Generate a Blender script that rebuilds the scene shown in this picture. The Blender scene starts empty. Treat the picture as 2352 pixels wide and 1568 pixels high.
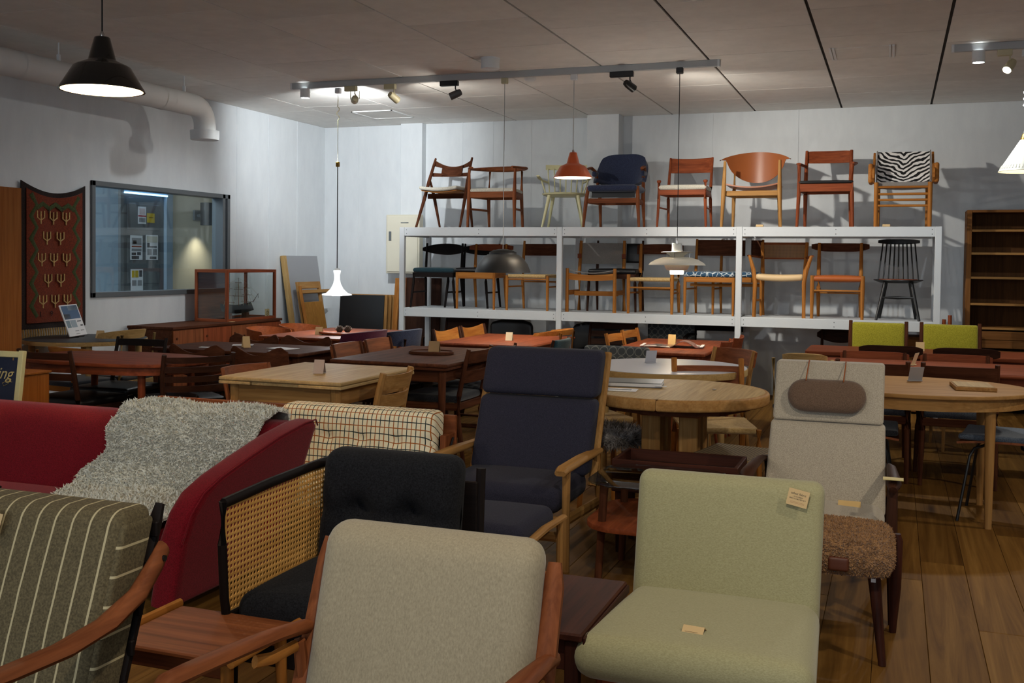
import bpy, bmesh, math, random
from mathutils import Matrix, Vector
random.seed(7)
S = bpy.context.scene
COL = S.collection
R = math.radians
PI = math.pi

# ---------------------------------------------------------------- camera
cam = bpy.data.cameras.new('camera')
cam.sensor_width = 36.0
cam.lens = 2388.85 / 2352 * 36
cam.shift_y = -116.535 / 2352
cam.clip_start = 0.05
co = bpy.data.objects.new('camera', cam)
COL.objects.link(co)
_y, _p, _r = R(20.202), R(1.598), R(0.625)
_f = Vector((-math.sin(_y) * math.cos(_p), math.cos(_y) * math.cos(_p), -math.sin(_p)))
_rt = Vector((math.cos(_y), math.sin(_y), 0))
_up = _rt.cross(_f)
_rt, _up = math.cos(_r) * _rt + math.sin(_r) * _up, -math.sin(_r) * _rt + math.cos(_r) * _up
co.matrix_world = Matrix(((_rt.x, _up.x, -_f.x, 0), (_rt.y, _up.y, -_f.y, 0), (_rt.z, _up.z, -_f.z, 1.40), (0, 0, 0, 1)))
S.camera = co

# ---------------------------------------------------------------- world, exposure, large lights
W = bpy.data.worlds.new('world')
S.world = W
W.use_nodes = True
W.node_tree.nodes['Background'].inputs[0].default_value = (0.72, 0.82, 1.0, 1)
W.node_tree.nodes['Background'].inputs[1].default_value = 0.05
S.view_settings.view_transform = 'Standard'
S.view_settings.look = 'None'
S.view_settings.gamma = 1
S.view_settings.use_curve_mapping = False
S.view_settings.exposure = 1.9


def light(name, kind, loc, power, color=(1, 1, 1), aim=None, size=0.05, angle=60, blend=0.5, sy=None):
    l = bpy.data.lights.new(name, kind)
    l.energy = power
    l.color = color
    if kind == 'SPOT':
        l.spot_size = R(angle)
        l.spot_blend = blend
        l.shadow_soft_size = size
    elif kind == 'AREA':
        l.size = size
        if sy:
            l.shape = 'RECTANGLE'
            l.size_y = sy
    else:
        l.shadow_soft_size = size
    o = bpy.data.objects.new(name, l)
    COL.objects.link(o)
    o.location = loc
    if aim is not None:
        o.rotation_euler = (Vector(aim) - Vector(loc)).to_track_quat('-Z', 'Y').to_euler()
    return o


WARM, NEUT, COOL = (1.0, 0.88, 0.70), (1.0, 0.96, 0.88), (0.86, 0.95, 1.0)
# broad cool fill added behind the camera
light('front_fill_light', 'AREA', (-1.5, -3.2, 1.7), 26, (0.80, 0.90, 1.0), (-1.5, 5, 1.0), 6.0, sy=2.4)
# unseen spots added behind and beside the camera to brighten the furniture
for i, (x, y, p, ax, ay, c) in enumerate([(-3.4, 0.9, 16, -3.0, 3.2, WARM), (-0.3, 1.3, 30, -0.7, 2.8, WARM),
                                          (1.6, 2.9, 26, -0.2, 4.2, WARM), (2.6, 6.0, 26, 0.6, 6.6, WARM)]):
    light('fill_spot_light', 'SPOT', (x, y, 2.9), p, c, (ax, ay, 0.4), 0.06, 95, 0.8)

# ---------------------------------------------------------------- mesh builder


class M:
    def __init__(s):
        s.v = []
        s.f = []

    def add(s, v, f):
        k = len(s.v)
        s.v += [Vector(p) for p in v]
        s.f += [tuple(i + k for i in q) for q in f]
        return s

    def xf(s, mat, k=0):
        for i in range(k, len(s.v)):
            s.v[i] = mat @ s.v[i]
        return s

    def merge(s, o, mat=None):
        return s.add([mat @ p for p in o.v] if mat else o.v, o.f)

    def box(s, x0, x1, y0, y1, z0, z1, b=0.0):
        b = min(b, .49 * (x1 - x0), .49 * (y1 - y0), .49 * (z1 - z0))
        if b <= 0:
            v = [(x, y, z) for x in (x0, x1) for y in (y0, y1) for z in (z0, z1)]
            return s.add(v, [(0, 1, 3, 2), (4, 6, 7, 5), (0, 4, 5, 1), (2, 3, 7, 6), (0, 2, 6, 4), (1, 5, 7, 3)])
        v = []
        for ix, x in enumerate((x0, x1)):
            for iy, y in enumerate((y0, y1)):
                for iz, z in enumerate((z0, z1)):
                    dx, dy, dz = b * (1 - 2 * ix), b * (1 - 2 * iy), b * (1 - 2 * iz)
                    v += [(x, y + dy, z + dz), (x + dx, y, z + dz), (x + dx, y + dy, z)]
        I = lambda ix, iy, iz, a: (ix * 4 + iy * 2 + iz) * 3 + a
        f = []
        for a in range(3):
            for e in (0, 1):
                q = []
                for (p, r) in ((0, 0), (1, 0), (1, 1), (0, 1)):
                    c = [0, 0, 0]
                    c[a] = e
                    c[(a + 1) % 3] = p
                    c[(a + 2) % 3] = r
                    q.append(I(*c, a))
                f.append(tuple(q) if e else tuple(q[::-1]))
        for a in range(3):
            b1, b2 = (a + 1) % 3, (a + 2) % 3
            for p in (0, 1):
                for r in (0, 1):
                    c0 = [0, 0, 0]
                    c1 = [0, 0, 0]
                    c0[b1] = c1[b1] = p
                    c0[b2] = c1[b2] = r
                    c1[a] = 1
                    q = (I(*c0, b1), I(*c1, b1), I(*c1, b2), I(*c0, b2))
                    f.append(q if (p ^ r) else q[::-1])
        for ix in (0, 1):
            for iy in (0, 1):
                for iz in (0, 1):
                    q = (I(ix, iy, iz, 0), I(ix, iy, iz, 1), I(ix, iy, iz, 2))
                    f.append(q if (ix ^ iy ^ iz) else q[::-1])
        return s.add(v, f)

    def tube(s, pts, rad, n=8, ry=None, up=(0, 0, 1), sq=False, cap=True):
        pts = [Vector(p) for p in pts]
        m = len(pts)
        rad = rad if isinstance(rad, (list, tuple)) else [rad] * m
        ry = rad if ry is None else (ry if isinstance(ry, (list, tuple)) else [ry] * m)
        up = Vector(up)
        v = []
        for i, p in enumerate(pts):
            t = (pts[min(i + 1, m - 1)] - pts[max(i - 1, 0)]).normalized()
            a = t.cross(up)
            if a.length < 1e-3:
                a = t.cross(Vector((0, 1, 0)))
            a.normalize()
            b = a.cross(t).normalized()
            for j in range(n):
                w = 2 * PI * (j + (.5 if sq else 0)) / n
                cx, cy = math.cos(w), math.sin(w)
                if sq:
                    g = 1 / max(abs(cx), abs(cy)) if n == 4 else 1 / (abs(cx) ** 6 + abs(cy) ** 6) ** (1 / 6)
                    cx, cy = cx * g, cy * g
                v.append(p + a * cx * rad[i] + b * cy * ry[i])
        f = []
        for i in range(m - 1):
            for j in range(n):
                k = (j + 1) % n
                f.append((i * n + j, i * n + k, (i + 1) * n + k, (i + 1) * n + j))
        if cap:
            f.append(tuple(range(n - 1, -1, -1)))
            f.append(tuple((m - 1) * n + j for j in range(n)))
        return s.add(v, f)

    def rod(s, a, b, r0, r1=None, n=8):
        return s.tube([a, b], [r0, r0 if r1 is None else r1], n)

    def bar(s, a, b, w, h, up=(0, 0, 1)):
        return s.tube([a, b], w / 2, 8, h / 2, up, True)

    def lathe(s, prof, n=24, c=(0, 0, 0), cap=True):
        v = []
        for (r, z) in prof:
            for j in range(n):
                w = 2 * PI * j / n
                v.append((c[0] + r * math.cos(w), c[1] + r * math.sin(w), c[2] + z))
        f = []
        for i in range(len(prof) - 1):
            for j in range(n):
                k = (j + 1) % n
                f.append((i * n + j, i * n + k, (i + 1) * n + k, (i + 1) * n + j))
        if cap:
            if prof[0][0] > 1e-4:
                f.append(tuple(range(n - 1, -1, -1)))
            if prof[-1][0] > 1e-4:
                f.append(tuple((len(prof) - 1) * n + j for j in range(n)))
        return s.add(v, f)

    def grid(s, fn, nu, nv, t=0.0, nrm=None):
        """surface fn(u,v), u,v in 0..1; with thickness t along nrm(u,v)"""
        P = [[Vector(fn(i / nu, j / nv)) for j in range(nv + 1)] for i in range(nu + 1)]
        k = nv + 1
        v = [p for r in P for p in r]
        f = [(i * k + j, (i + 1) * k + j, (i + 1) * k + j + 1, i * k + j + 1) for i in range(nu) for j in range(nv)]
        if t:
            o = len(v)
            if nrm is None:
                N = []
                for i in range(nu + 1):
                    for j in range(nv + 1):
                        a = P[min(i + 1, nu)][j] - P[max(i - 1, 0)][j]
                        b = P[i][min(j + 1, nv)] - P[i][max(j - 1, 0)]
                        N.append(a.cross(b).normalized())
            else:
                N = [Vector(nrm)] * len(v)
            v = v + [p - q * t for p, q in zip(v, N)]
            f += [tuple(x + o for x in q[::-1]) for q in f]
            for i in range(nu):
                f.append((i * k, o + i * k, o + (i + 1) * k, (i + 1) * k))
                a = i * k + nv
                f.append((a, a + k, o + a + k, o + a))
            for j in range(nv):
                f.append((j, j + 1, o + j + 1, o + j))
                a = nu * k + j
                f.append((a, o + a, o + a + 1, a + 1))
        return s.add(v, f)

    def panel(s, w, zb, zt, y0, bulge=0.0, t=.018, lean=0.0, zr=None, nx=14, nz=3):
        """curved back panel; w half width, zb/zt: number or function of u in -1..1; +y is backwards"""
        B = zb if callable(zb) else (lambda u: zb)
        T = zt if callable(zt) else (lambda u: zt)
        zr = B(0) if zr is None else zr

        def fn(a, b):
            u = 2 * a - 1
            z = B(u) + (T(u) - B(u)) * b
            return (w * u, y0 + bulge * (1 - u * u) + lean * (z - zr), z)
        return s.grid(fn, nx, nz, t, (0, -1, 0))

    def cush(s, x0, x1, y0, y1, z0, z1, r=.03, puff=(0, 0, 0), n=8):
        h = [(x1 - x0) / 2, (y1 - y0) / 2, (z1 - z0) / 2]
        c = [(x0 + x1) / 2, (y0 + y1) / 2, (z0 + z1) / 2]
        r = min(r, min(h) * .98)
        ax = []
        for a in range(3):
            i = h[a] - r
            e = [-h[a], -h[a] + .12 * r, -h[a] + .35 * r, -h[a] + .7 * r]
            mid = [-i + 2 * i * k / n for k in range(n + 1)]
            ax.append(e + mid + [-q for q in e[::-1]])
        vid = {}
        v = []
        f = []

        def V(p):
            k = (round(p[0], 6), round(p[1], 6), round(p[2], 6))
            if k not in vid:
                inn = [max(-(h[a] - r), min(h[a] - r, p[a])) for a in range(3)]
                d = Vector([p[a] - inn[a] for a in range(3)])
                if d.length > 1e-9:
                    d = d.normalized() * r
                q = [inn[a] + d[a] for a in range(3)]
                g = [1 - (q[a] / h[a]) ** 2 for a in range(3)]
                o = list(q)
                for a in range(3):
                    if puff[a]:
                        o[a] += puff[a] * (q[a] / h[a]) * max(0, g[(a + 1) % 3]) ** .6 * max(0, g[(a + 2) % 3]) ** .6
                vid[k] = len(v)
                v.append([o[a] + c[a] for a in range(3)])
            return vid[k]
        for a in range(3):
            b1, b2 = (a + 1) % 3, (a + 2) % 3
            for e in (-1, 1):
                for i in range(len(ax[b1]) - 1):
                    for j in range(len(ax[b2]) - 1):
                        q = []
                        for (di, dj) in ((0, 0), (1, 0), (1, 1), (0, 1)):
                            p = [0, 0, 0]
                            p[a] = e * h[a]
                            p[b1] = ax[b1][i + di]
                            p[b2] = ax[b2][j + dj]
                            q.append(V(p))
                        f.append(tuple(q) if e > 0 else tuple(q[::-1]))
        return s.add(v, f)

    def prism(s, pts, axis, a, b, bev=0.0, seg=2):
        """polygon pts (2D) extruded along axis 'x','y','z' from a to b, bevelled"""
        bm = bmesh.new()
        mk = {'x': lambda p, q: (q, p[0], p[1]), 'y': lambda p, q: (p[0], q, p[1]), 'z': lambda p, q: (p[0], p[1], q)}[axis]
        lo = [bm.verts.new(mk(p, a)) for p in pts]
        hi = [bm.verts.new(mk(p, b)) for p in pts]
        n = len(pts)
        bm.faces.new(lo[::-1])
        bm.faces.new(hi)
        for i in range(n):
            bm.faces.new((lo[i], lo[(i + 1) % n], hi[(i + 1) % n], hi[i]))
        bmesh.ops.recalc_face_normals(bm, faces=bm.faces)
        if bev:
            fs = [f for f in bm.faces if len(f.verts) == n][:2]
            ed = list({e for f in fs for e in f.edges})
            bmesh.ops.bevel(bm, geom=ed, offset=bev, segments=seg, affect='EDGES', profile=.6)
        bm.verts.index_update()
        s.add([v.co.copy() for v in bm.verts], [tuple(v.index for v in f.verts) for f in bm.faces])
        bm.free()
        return s

    def build(s, name, mat, parent=None, smooth=True, loc=None, label=None, kind=None, fix=True):
        me = bpy.data.meshes.new(name)
        me.from_pydata([tuple(p) for p in s.v], [], s.f)
        if fix:
            bm = bmesh.new()
            bm.from_mesh(me)
            bmesh.ops.recalc_face_normals(bm, faces=bm.faces)
            bm.to_mesh(me)
            bm.free()
        if smooth:
            me.polygons.foreach_set('use_smooth', [True] * len(me.polygons))
            try:
                me.set_sharp_from_angle(angle=R(42))
            except Exception:
                pass
        if isinstance(mat, Wood):
            mat = mat.pick(s)
        me.materials.append(mat)
        o = bpy.data.objects.new(name, me)
        COL.objects.link(o)
        if parent is not None:
            o.parent = parent
        if loc is not None:
            o.location = loc
        if label:
            o['label'] = label
        if kind:
            o['kind'] = kind
        return o


def thing(name, label, cat, loc=(0, 0, 0), rz=0, group=None):
    o = bpy.data.objects.new(name, None)
    COL.objects.link(o)
    o.empty_display_size = .1
    o.location = loc
    o.rotation_euler = (0, 0, R(rz))
    return tag(o, label, cat, group)


def tag(o, label, cat, group=None):
    o['label'] = label
    o['category'] = cat
    if group:
        o['group'] = group
    return o


def copy_tree(o, parent=None):
    c = o.copy()
    COL.objects.link(c)
    c.parent = parent
    for ch in [x for x in ALLCH.get(o.name, [])]:
        copy_tree(ch, c)
    return c


ALLCH = {}


def dup(root, label, loc, rz=0, group=None):
    ALLCH.clear()
    for o in COL.objects:
        if o.parent:
            ALLCH.setdefault(o.parent.name, []).append(o)
    c = copy_tree(root)
    c.location = loc
    c.rotation_euler = (0, 0, R(rz))
    c['label'] = label
    if group:
        c['group'] = group
    return c


def RX(a):
    return Matrix.Rotation(R(a), 4, 'X')


def RY(a):
    return Matrix.Rotation(R(a), 4, 'Y')


def RZ(a):
    return Matrix.Rotation(R(a), 4, 'Z')


def TR(x, y, z):
    return Matrix.Translation((x, y, z))


# ---------------------------------------------------------------- materials


def newmat(name):
    m = bpy.data.materials.new(name)
    m.use_nodes = True
    nt = m.node_tree
    b = nt.nodes['Principled BSDF']
    return m, nt, b


def lin(c):
    """sRGB 0-255 to linear"""
    return tuple(((x / 255) / 12.92 if x / 255 <= .04045 else ((x / 255 + .055) / 1.055) ** 2.4) for x in c) + (1,)


def coords(nt, scale=(1, 1, 1), rnd=True, kind='Object'):
    tc = nt.nodes.new('ShaderNodeTexCoord')
    mp = nt.nodes.new('ShaderNodeMapping')
    mp.inputs['Scale'].default_value = scale
    nt.links.new(tc.outputs[kind], mp.inputs['Vector'])
    if rnd:
        oi = nt.nodes.new('ShaderNodeObjectInfo')
        mu = nt.nodes.new('ShaderNodeMath')
        mu.operation = 'MULTIPLY'
        mu.inputs[1].default_value = 37.0
        nt.links.new(oi.outputs['Random'], mu.inputs[0])
        nt.links.new(mu.outputs[0], mp.inputs['Location'])
    return mp


def noise(nt, vec, scale, detail=3, rough=.6, dist=0.0):
    n = nt.nodes.new('ShaderNodeTexNoise')
    n.inputs['Scale'].default_value = scale
    n.inputs['Detail'].default_value = detail
    n.inputs['Roughness'].default_value = rough
    n.inputs['Distortion'].default_value = dist
    nt.links.new(vec.outputs[0], n.inputs['Vector'])
    return n


def ramp(nt, fac, stops):
    r = nt.nodes.new('ShaderNodeValToRGB')
    while len(r.color_ramp.elements) < len(stops):
        r.color_ramp.elements.new(.5)
    for e, (p, c) in zip(r.color_ramp.elements, stops):
        e.position = p
        e.color = c
    nt.links.new(fac, r.inputs[0])
    return r


def bump(nt, b, h, strength=.2, dist=.002):
    n = nt.nodes.new('ShaderNodeBump')
    n.inputs['Strength'].default_value = strength
    n.inputs['Distance'].default_value = dist
    nt.links.new(h, n.inputs['Height'])
    nt.links.new(n.outputs[0], b.inputs['Normal'])


def plain(name, rgb, rough=.5, metal=0.0, spec=.5, emis=0, ecol=None, bumpy=0, coat=0):
    m, nt, b = newmat(name)
    b.inputs['Base Color'].default_value = lin(rgb)
    b.inputs['Roughness'].default_value = rough
    b.inputs['Metallic'].default_value = metal
    b.inputs['Specular IOR Level'].default_value = spec
    if coat:
        b.inputs['Coat Weight'].default_value = coat
    if emis:
        b.inputs['Emission Color'].default_value = ecol or lin(rgb)
        b.inputs['Emission Strength'].default_value = emis
    if bumpy:
        v = coords(nt)
        n = noise(nt, v, 60, 4)
        bump(nt, b, n.outputs[0], bumpy, .002)
    return m


class Wood:
    def __init__(s, name, dark, light, rough=.38, scale=1.0, contrast=1.0, spec=.13):
        s.m = []
        for a in range(3):
            m, nt, b = newmat(name + 'xyz'[a])
            sc = [26 * scale] * 3
            sc[a] = 1.6 * scale
            v = coords(nt, tuple(sc))
            n = noise(nt, v, 1.0, 5, .62, .6)
            lo, hi = .5 - .22 / contrast, .5 + .22 / contrast
            r = ramp(nt, n.outputs[0], [(lo, lin(dark)), (hi, lin(light))])
            sc2 = [90 * scale] * 3
            sc2[a] = 3 * scale
            v2 = coords(nt, tuple(sc2))
            n2 = noise(nt, v2, 1.0, 2, .5)
            mx = nt.nodes.new('ShaderNodeMix')
            mx.data_type = 'RGBA'
            mx.blend_type = 'MULTIPLY'
            mx.inputs[0].default_value = .35
            r2 = ramp(nt, n2.outputs[0], [(.3, (.45, .45, .45, 1)), (.62, (1, 1, 1, 1))])
            nt.links.new(r.outputs[0], mx.inputs[6])
            nt.links.new(r2.outputs[0], mx.inputs[7])
            nt.links.new(mx.outputs[2], b.inputs['Base Color'])
            b.inputs['Roughness'].default_value = min(.75, rough + .2)
            b.inputs['Specular IOR Level'].default_value = spec
            bump(nt, b, n2.outputs[0], .06, .001)
            s.m.append(m)

    def pick(s, mesh):
        d = [max(p[a] for p in mesh.v) - min(p[a] for p in mesh.v) for a in range(3)]
        return s.m[d.index(max(d))]


def fabric(name, c1, c2, scale=240, rough=.95, sheen=.25, bmp=.35, melange=0.5, stretch=(1, 1, 1)):
    m, nt, b = newmat(name)
    v = coords(nt, stretch)
    n = noise(nt, v, scale, 2, .7)
    r = ramp(nt, n.outputs[0], [(.5 - .2 * melange - .04, lin(c1)), (.5 + .2 * melange + .04, lin(c2))])
    nt.links.new(r.outputs[0], b.inputs['Base Color'])
    b.inputs['Roughness'].default_value = rough
    b.inputs['Specular IOR Level'].default_value = .15
    b.inputs['Sheen Weight'].default_value = sheen
    b.inputs['Sheen Roughness'].default_value = .5
    bump(nt, b, n.outputs[0], bmp, .0015)
    return m


def mathn(nt, op, a, bb=None):
    n = nt.nodes.new('ShaderNodeMath')
    n.operation = op
    for i, x in enumerate((a, bb)):
        if x is None:
            continue
        if isinstance(x, (int, float)):
            n.inputs[i].default_value = x
        else:
            nt.links.new(x, n.inputs[i])
    return n.outputs[0]


def stripe(nt, c, period, width, off=0.0):
    """1 inside a stripe"""
    x = mathn(nt, 'ADD', mathn(nt, 'MULTIPLY', c, 1 / period), off + 50)
    return mathn(nt, 'LESS_THAN', mathn(nt, 'FRACT', x), width / period)


def mixc(nt, fac, a, bcol):
    mx = nt.nodes.new('ShaderNodeMix')
    mx.data_type = 'RGBA'
    nt.links.new(fac, mx.inputs[0])
    for k, x in ((6, a), (7, bcol)):
        if isinstance(x, tuple):
            mx.inputs[k].default_value = x
        else:
            nt.links.new(x, mx.inputs[k])
    return mx.outputs[2]


def xyz(nt):
    tc = nt.nodes.new('ShaderNodeTexCoord')
    sp = nt.nodes.new('ShaderNodeSeparateXYZ')
    nt.links.new(tc.outputs['Object'], sp.inputs[0])
    return sp.outputs


def glassmat(name, tint=(.9, .95, .95), refl=.12, rough=.02):
    m = bpy.data.materials.new(name)
    m.use_nodes = True
    nt = m.node_tree
    for n in list(nt.nodes):
        nt.nodes.remove(n)
    o = nt.nodes.new('ShaderNodeOutputMaterial')
    t = nt.nodes.new('ShaderNodeBsdfTransparent')
    t.inputs[0].default_value = tint + (1,)
    g = nt.nodes.new('ShaderNodeBsdfGlossy')
    g.inputs['Roughness'].default_value = rough
    f = nt.nodes.new('ShaderNodeLayerWeight')
    f.inputs['Blend'].default_value = .5
    mx = nt.nodes.new('ShaderNodeMixShader')
    mm = mathn(nt, 'ADD', mathn(nt, 'MULTIPLY', mathn(nt, 'POWER', f.outputs['Facing'], 4), .6), .03 + refl * .3)
    nt.links.new(mm, mx.inputs[0])
    nt.links.new(t.outputs[0], mx.inputs[1])
    nt.links.new(g.outputs[0], mx.inputs[2])
    nt.links.new(mx.outputs[0], o.inputs[0])
    return m


teak = Wood('teak', (104, 54, 30), (150, 88, 52), .36)
teak_red = Wood('teak_red', (108, 50, 28), (154, 80, 46), .32)
teak_dark = Wood('teak_dark', (66, 36, 24), (100, 60, 40), .4, spec=.05)
rosew = Wood('rosewood', (40, 20, 16), (82, 44, 32), .3)
walnut = Wood('walnut', (46, 26, 18), (74, 44, 30), .36)
blackw = Wood('black_stained_wood', (18, 14, 13), (34, 26, 24), .38)
oak = Wood('oak', (151, 106, 56), (182, 139, 84), .42)
oak_pale = Wood('pale_oak', (168, 137, 89), (194, 166, 118), .36)
oak_amber = Wood('amber_oak', (151, 89, 34), (185, 125, 60), .38)
ply_or = Wood('orange_plywood', (129, 60, 25), (163, 86, 44), .33)
birch = Wood('birch_edge', (168, 134, 82), (192, 161, 108), .4)
shelfwood = Wood('bookshelf_oak', (110, 70, 34), (137, 92, 49), .5)
cabwood = Wood('cabinet_wood', (144, 82, 30), (166, 103, 44), .45)

M_navy = fabric('navy_fabric', (37, 37, 50), (53, 53, 68), 360, sheen=.04)
M_black = fabric('charcoal_wool', (13, 13, 16), (34, 35, 39), 200, melange=.8, sheen=.03)
M_beige = fabric('oatmeal_wool', (142, 131, 108), (170, 158, 132), 260, melange=1.0, stretch=(1, 1, .4), bmp=.25)
M_green = fabric('pale_green_fabric', (150, 145, 108), (168, 163, 126), 420, stretch=(.4, 1, 1), bmp=.2)
M_cream = fabric('cream_linen', (158, 148, 132), (188, 178, 160), 260)
M_brown = fabric('brown_headrest_fabric', (92, 72, 58), (116, 94, 78), 300)
M_red = fabric('crimson_wool', (96, 8, 18), (124, 16, 30), 220, sheen=.1)
M_yellow = fabric('chartreuse_wool', (134, 128, 28), (168, 160, 48), 160)
M_bluegrey = fabric('blue_grey_wool', (66, 74, 86), (96, 106, 120), 200)
M_darkgrey = fabric('dark_grey_seat', (34, 36, 40), (56, 58, 64), 200)
M_blue = fabric('blue_wool', (38, 44, 66), (60, 68, 94), 180)
M_teal = fabric('teal_seat', (26, 50, 58), (44, 72, 82), 200)
M_purple = fabric('purple_fabric', (66, 22, 42), (92, 36, 60), 200)
M_offw = fabric('offwhite_boucle', (176, 172, 158), (206, 202, 190), 150)
M_leather_or = plain('cognac_leather', (176, 92, 38), .42, bumpy=.1)
M_leather_tan = plain('tan_leather', (150, 84, 42), .4, bumpy=.1)
M_leather_cream = plain('cream_leather', (222, 190, 142), .45, bumpy=.08)
M_leather_blk = plain('black_leather', (20, 20, 22), .42, bumpy=.1)
M_canvas = fabric('grey_canvas', (120, 116, 112), (146, 142, 138), 300)
M_cord = fabric('paper_cord', (180, 146, 92), (210, 180, 126), 60, stretch=(1, 8, 1))
M_white = plain('white_metal', (220, 222, 222), .45)
M_whitepaint = plain('white_painted_timber', (204, 209, 212), .55, bumpy=.25)
M_blackmetal = plain('black_metal', (16, 16, 17), .4)
M_blackgloss = plain('black_enamel', (10, 10, 10), .12, coat=.6)
M_chrome = plain('chrome', (200, 200, 200), .2, 1.0)
M_brass = plain('brass', (170, 130, 60), .35, 1.0)
M_creampl = plain('cream_plastic', (196, 186, 150), .5)
M_greymet = plain('grey_window_frame', (92, 98, 102), .45)
M_paper = plain('kraft_card', (206, 176, 128), .8)
M_whitepaper = plain('white_paper', (222, 222, 224), .7)
M_dark = plain('dark_void', (12, 12, 12), .9)
M_glass = glassmat('clear_glass')
M_print = plain('black_print', (30, 28, 28), .7)
M_cordblack = plain('black_flex', (20, 20, 20), .6)
M_cordwhite = plain('white_flex', (190, 190, 186), .6)
M_bulb = plain('lit_bulb', (255, 240, 210), .5, emis=6, ecol=(1, .82, .58, 1))
# ---------------------------------------------------------------- the room
XL, XR, YB, YF, ZC = -6.70, 3.2, 11.40, -3.4, 3.04


def struct(o):
    o['kind'] = 'structure'
    return o


# floor: oak planks on a base
mfl, nt, b = newmat('oak_floor_plank')
v = coords(nt, (14, 1.1, 14))
n1 = noise(nt, v, 1.0, 6, .65, 1.2)
v2 = coords(nt, (1.2, .35, 1))
n2 = noise(nt, v2, 1.6, 2)
r1 = ramp(nt, n1.outputs[0], [(.28, lin((96, 66, 32))), (.5, lin((128, 94, 48))), (.72, lin((152, 116, 64)))])
oi = nt.nodes.new('ShaderNodeObjectInfo')
r2 = ramp(nt, oi.outputs['Random'], [(0, lin((190, 180, 166))), (.5, lin((228, 220, 206))), (1, lin((252, 246, 236)))])
mx = nt.nodes.new('ShaderNodeMix')
mx.data_type = 'RGBA'
mx.blend_type = 'MULTIPLY'
mx.inputs[0].default_value = 1
nt.links.new(r1.outputs[0], mx.inputs[6])
nt.links.new(r2.outputs[0], mx.inputs[7])
vk = coords(nt, (3.2, .9, 1))
vo = nt.nodes.new('ShaderNodeTexVoronoi')
vo.inputs['Scale'].default_value = 1.4
nt.links.new(vk.outputs[0], vo.inputs['Vector'])
rk = ramp(nt, vo.outputs['Distance'], [(.03, lin((52, 42, 34))), (.06, lin((150, 130, 110))), (.14, (1, 1, 1, 1))])
mk = nt.nodes.new('ShaderNodeMix')
mk.data_type = 'RGBA'
mk.blend_type = 'MULTIPLY'
mk.inputs[0].default_value = .85
nt.links.new(mx.outputs[2], mk.inputs[6])
nt.links.new(rk.outputs[0], mk.inputs[7])
nt.links.new(mk.outputs[2], b.inputs['Base Color'])
b.inputs['Roughness'].default_value = .58
b.inputs['Specular IOR Level'].default_value = .06
bump(nt, b, n1.outputs[0], .12, .001)
floor = struct(M().box(XL - .2, XR, YF, YB + .2, -.12, -.02).build('floor', plain('floor_base', (60, 44, 28), .7), smooth=False))
pm = M().box(0, .1885, 0, 1, -.02, 0, .0015).build('plank', mfl, floor, smooth=False)
first = True
for i in range(47):
    x = XL + .19 * i
    y = 1.6 - random.random() * 1.9
    while y < YB:
        L = random.choice((1.75, 1.9, 2.1, 2.25))
        if y + L > 1.6:
            o = pm if first else pm.copy()
            if not first:
                COL.objects.link(o)
            first = False
            o.location = (x + .0008, y, 0)
            o.scale = (1, min(L, YB - y) - .002, 1)
        y += L

# walls
mw, nt, b = newmat('white_wall_paint')
v = coords(nt, (1, 1, .35), False)
n1 = noise(nt, v, 9, 4)
r1 = ramp(nt, n1.outputs[0], [(.3, lin((205, 210, 214))), (.7, lin((213, 218, 221)))])
nt.links.new(r1.outputs[0], b.inputs['Base Color'])
b.inputs['Roughness'].default_value = .7
v2 = coords(nt, (1, 1, 1), False)
n2 = noise(nt, v2, 160, 3)
bump(nt, b, n2.outputs[0], .25, .003)
WY0, WY1, WZ0, WZ1 = 7.37, 9.41, 1.04, 2.08
m = M()
m.box(XL - .14, XL, YF, WY0, 0, ZC).box(XL - .14, XL, WY1, YB + .2, 0, ZC)
m.box(XL - .14, XL, WY0, WY1, 0, WZ0).box(XL - .14, XL, WY0, WY1, WZ1, ZC)
wl = struct(m.build('wall_left', mw, smooth=False))
wb = struct(M().box(XL, XR, YB, YB + .2, 0, ZC).build('wall_back', mw, smooth=False))
M().box(-5.60, -5.315, YB - .11, YB, 0, ZC, .004).build('pilaster', mw, wb, smooth=False)
M().box(-3.25, -2.885, YB - .21, YB, 0, ZC, .004).build('pilaster', mw, wb, smooth=False)
struct(M().box(XR, XR + .15, YF, YB + .2, 0, ZC).build('wall_right', mw, smooth=False))
for y in (9.545, 10.153, 10.758):
    M().box(XL, XL + .004, y, y + .018, 0, ZC).build('joint_strip', mw, wl, smooth=False)
for x in (-6.235, -4.85, -4.46, -3.985, -1.9, -1.0):
    M().box(x, x + .014, YB - .004, YB, 0, ZC).build('joint_strip', mw, wb, smooth=False)

# ceiling panels
mc, nt, b = newmat('ceiling_board')
v = coords(nt, (2, 2, 2))
n1 = noise(nt, v, 3, 5)
oi = nt.nodes.new('ShaderNodeObjectInfo')
ra = ramp(nt, oi.outputs['Random'], [(0, lin((228, 225, 219))), (1, lin((242, 239, 233)))])
rb = ramp(nt, n1.outputs[0], [(.3, (.9, .9, .9, 1)), (.7, (1, 1, 1, 1))])
mx = nt.nodes.new('ShaderNodeMix')
mx.data_type = 'RGBA'
mx.blend_type = 'MULTIPLY'
mx.inputs[0].default_value = 1
nt.links.new(ra.outputs[0], mx.inputs[6])
nt.links.new(rb.outputs[0], mx.inputs[7])
nt.links.new(mx.outputs[2], b.inputs['Base Color'])
b.inputs['Roughness'].default_value = .75
ceil = struct(M().box(XL - .2, XR, YF, YB + .2, ZC + .012, ZC + .16).build('ceiling', plain('ceiling_slab', (40, 36, 32), .9), smooth=False))
cp = M().box(0, 1, 0, 1, 0, .012, .0).build('ceiling_panel', mc, ceil, smooth=False)
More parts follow.
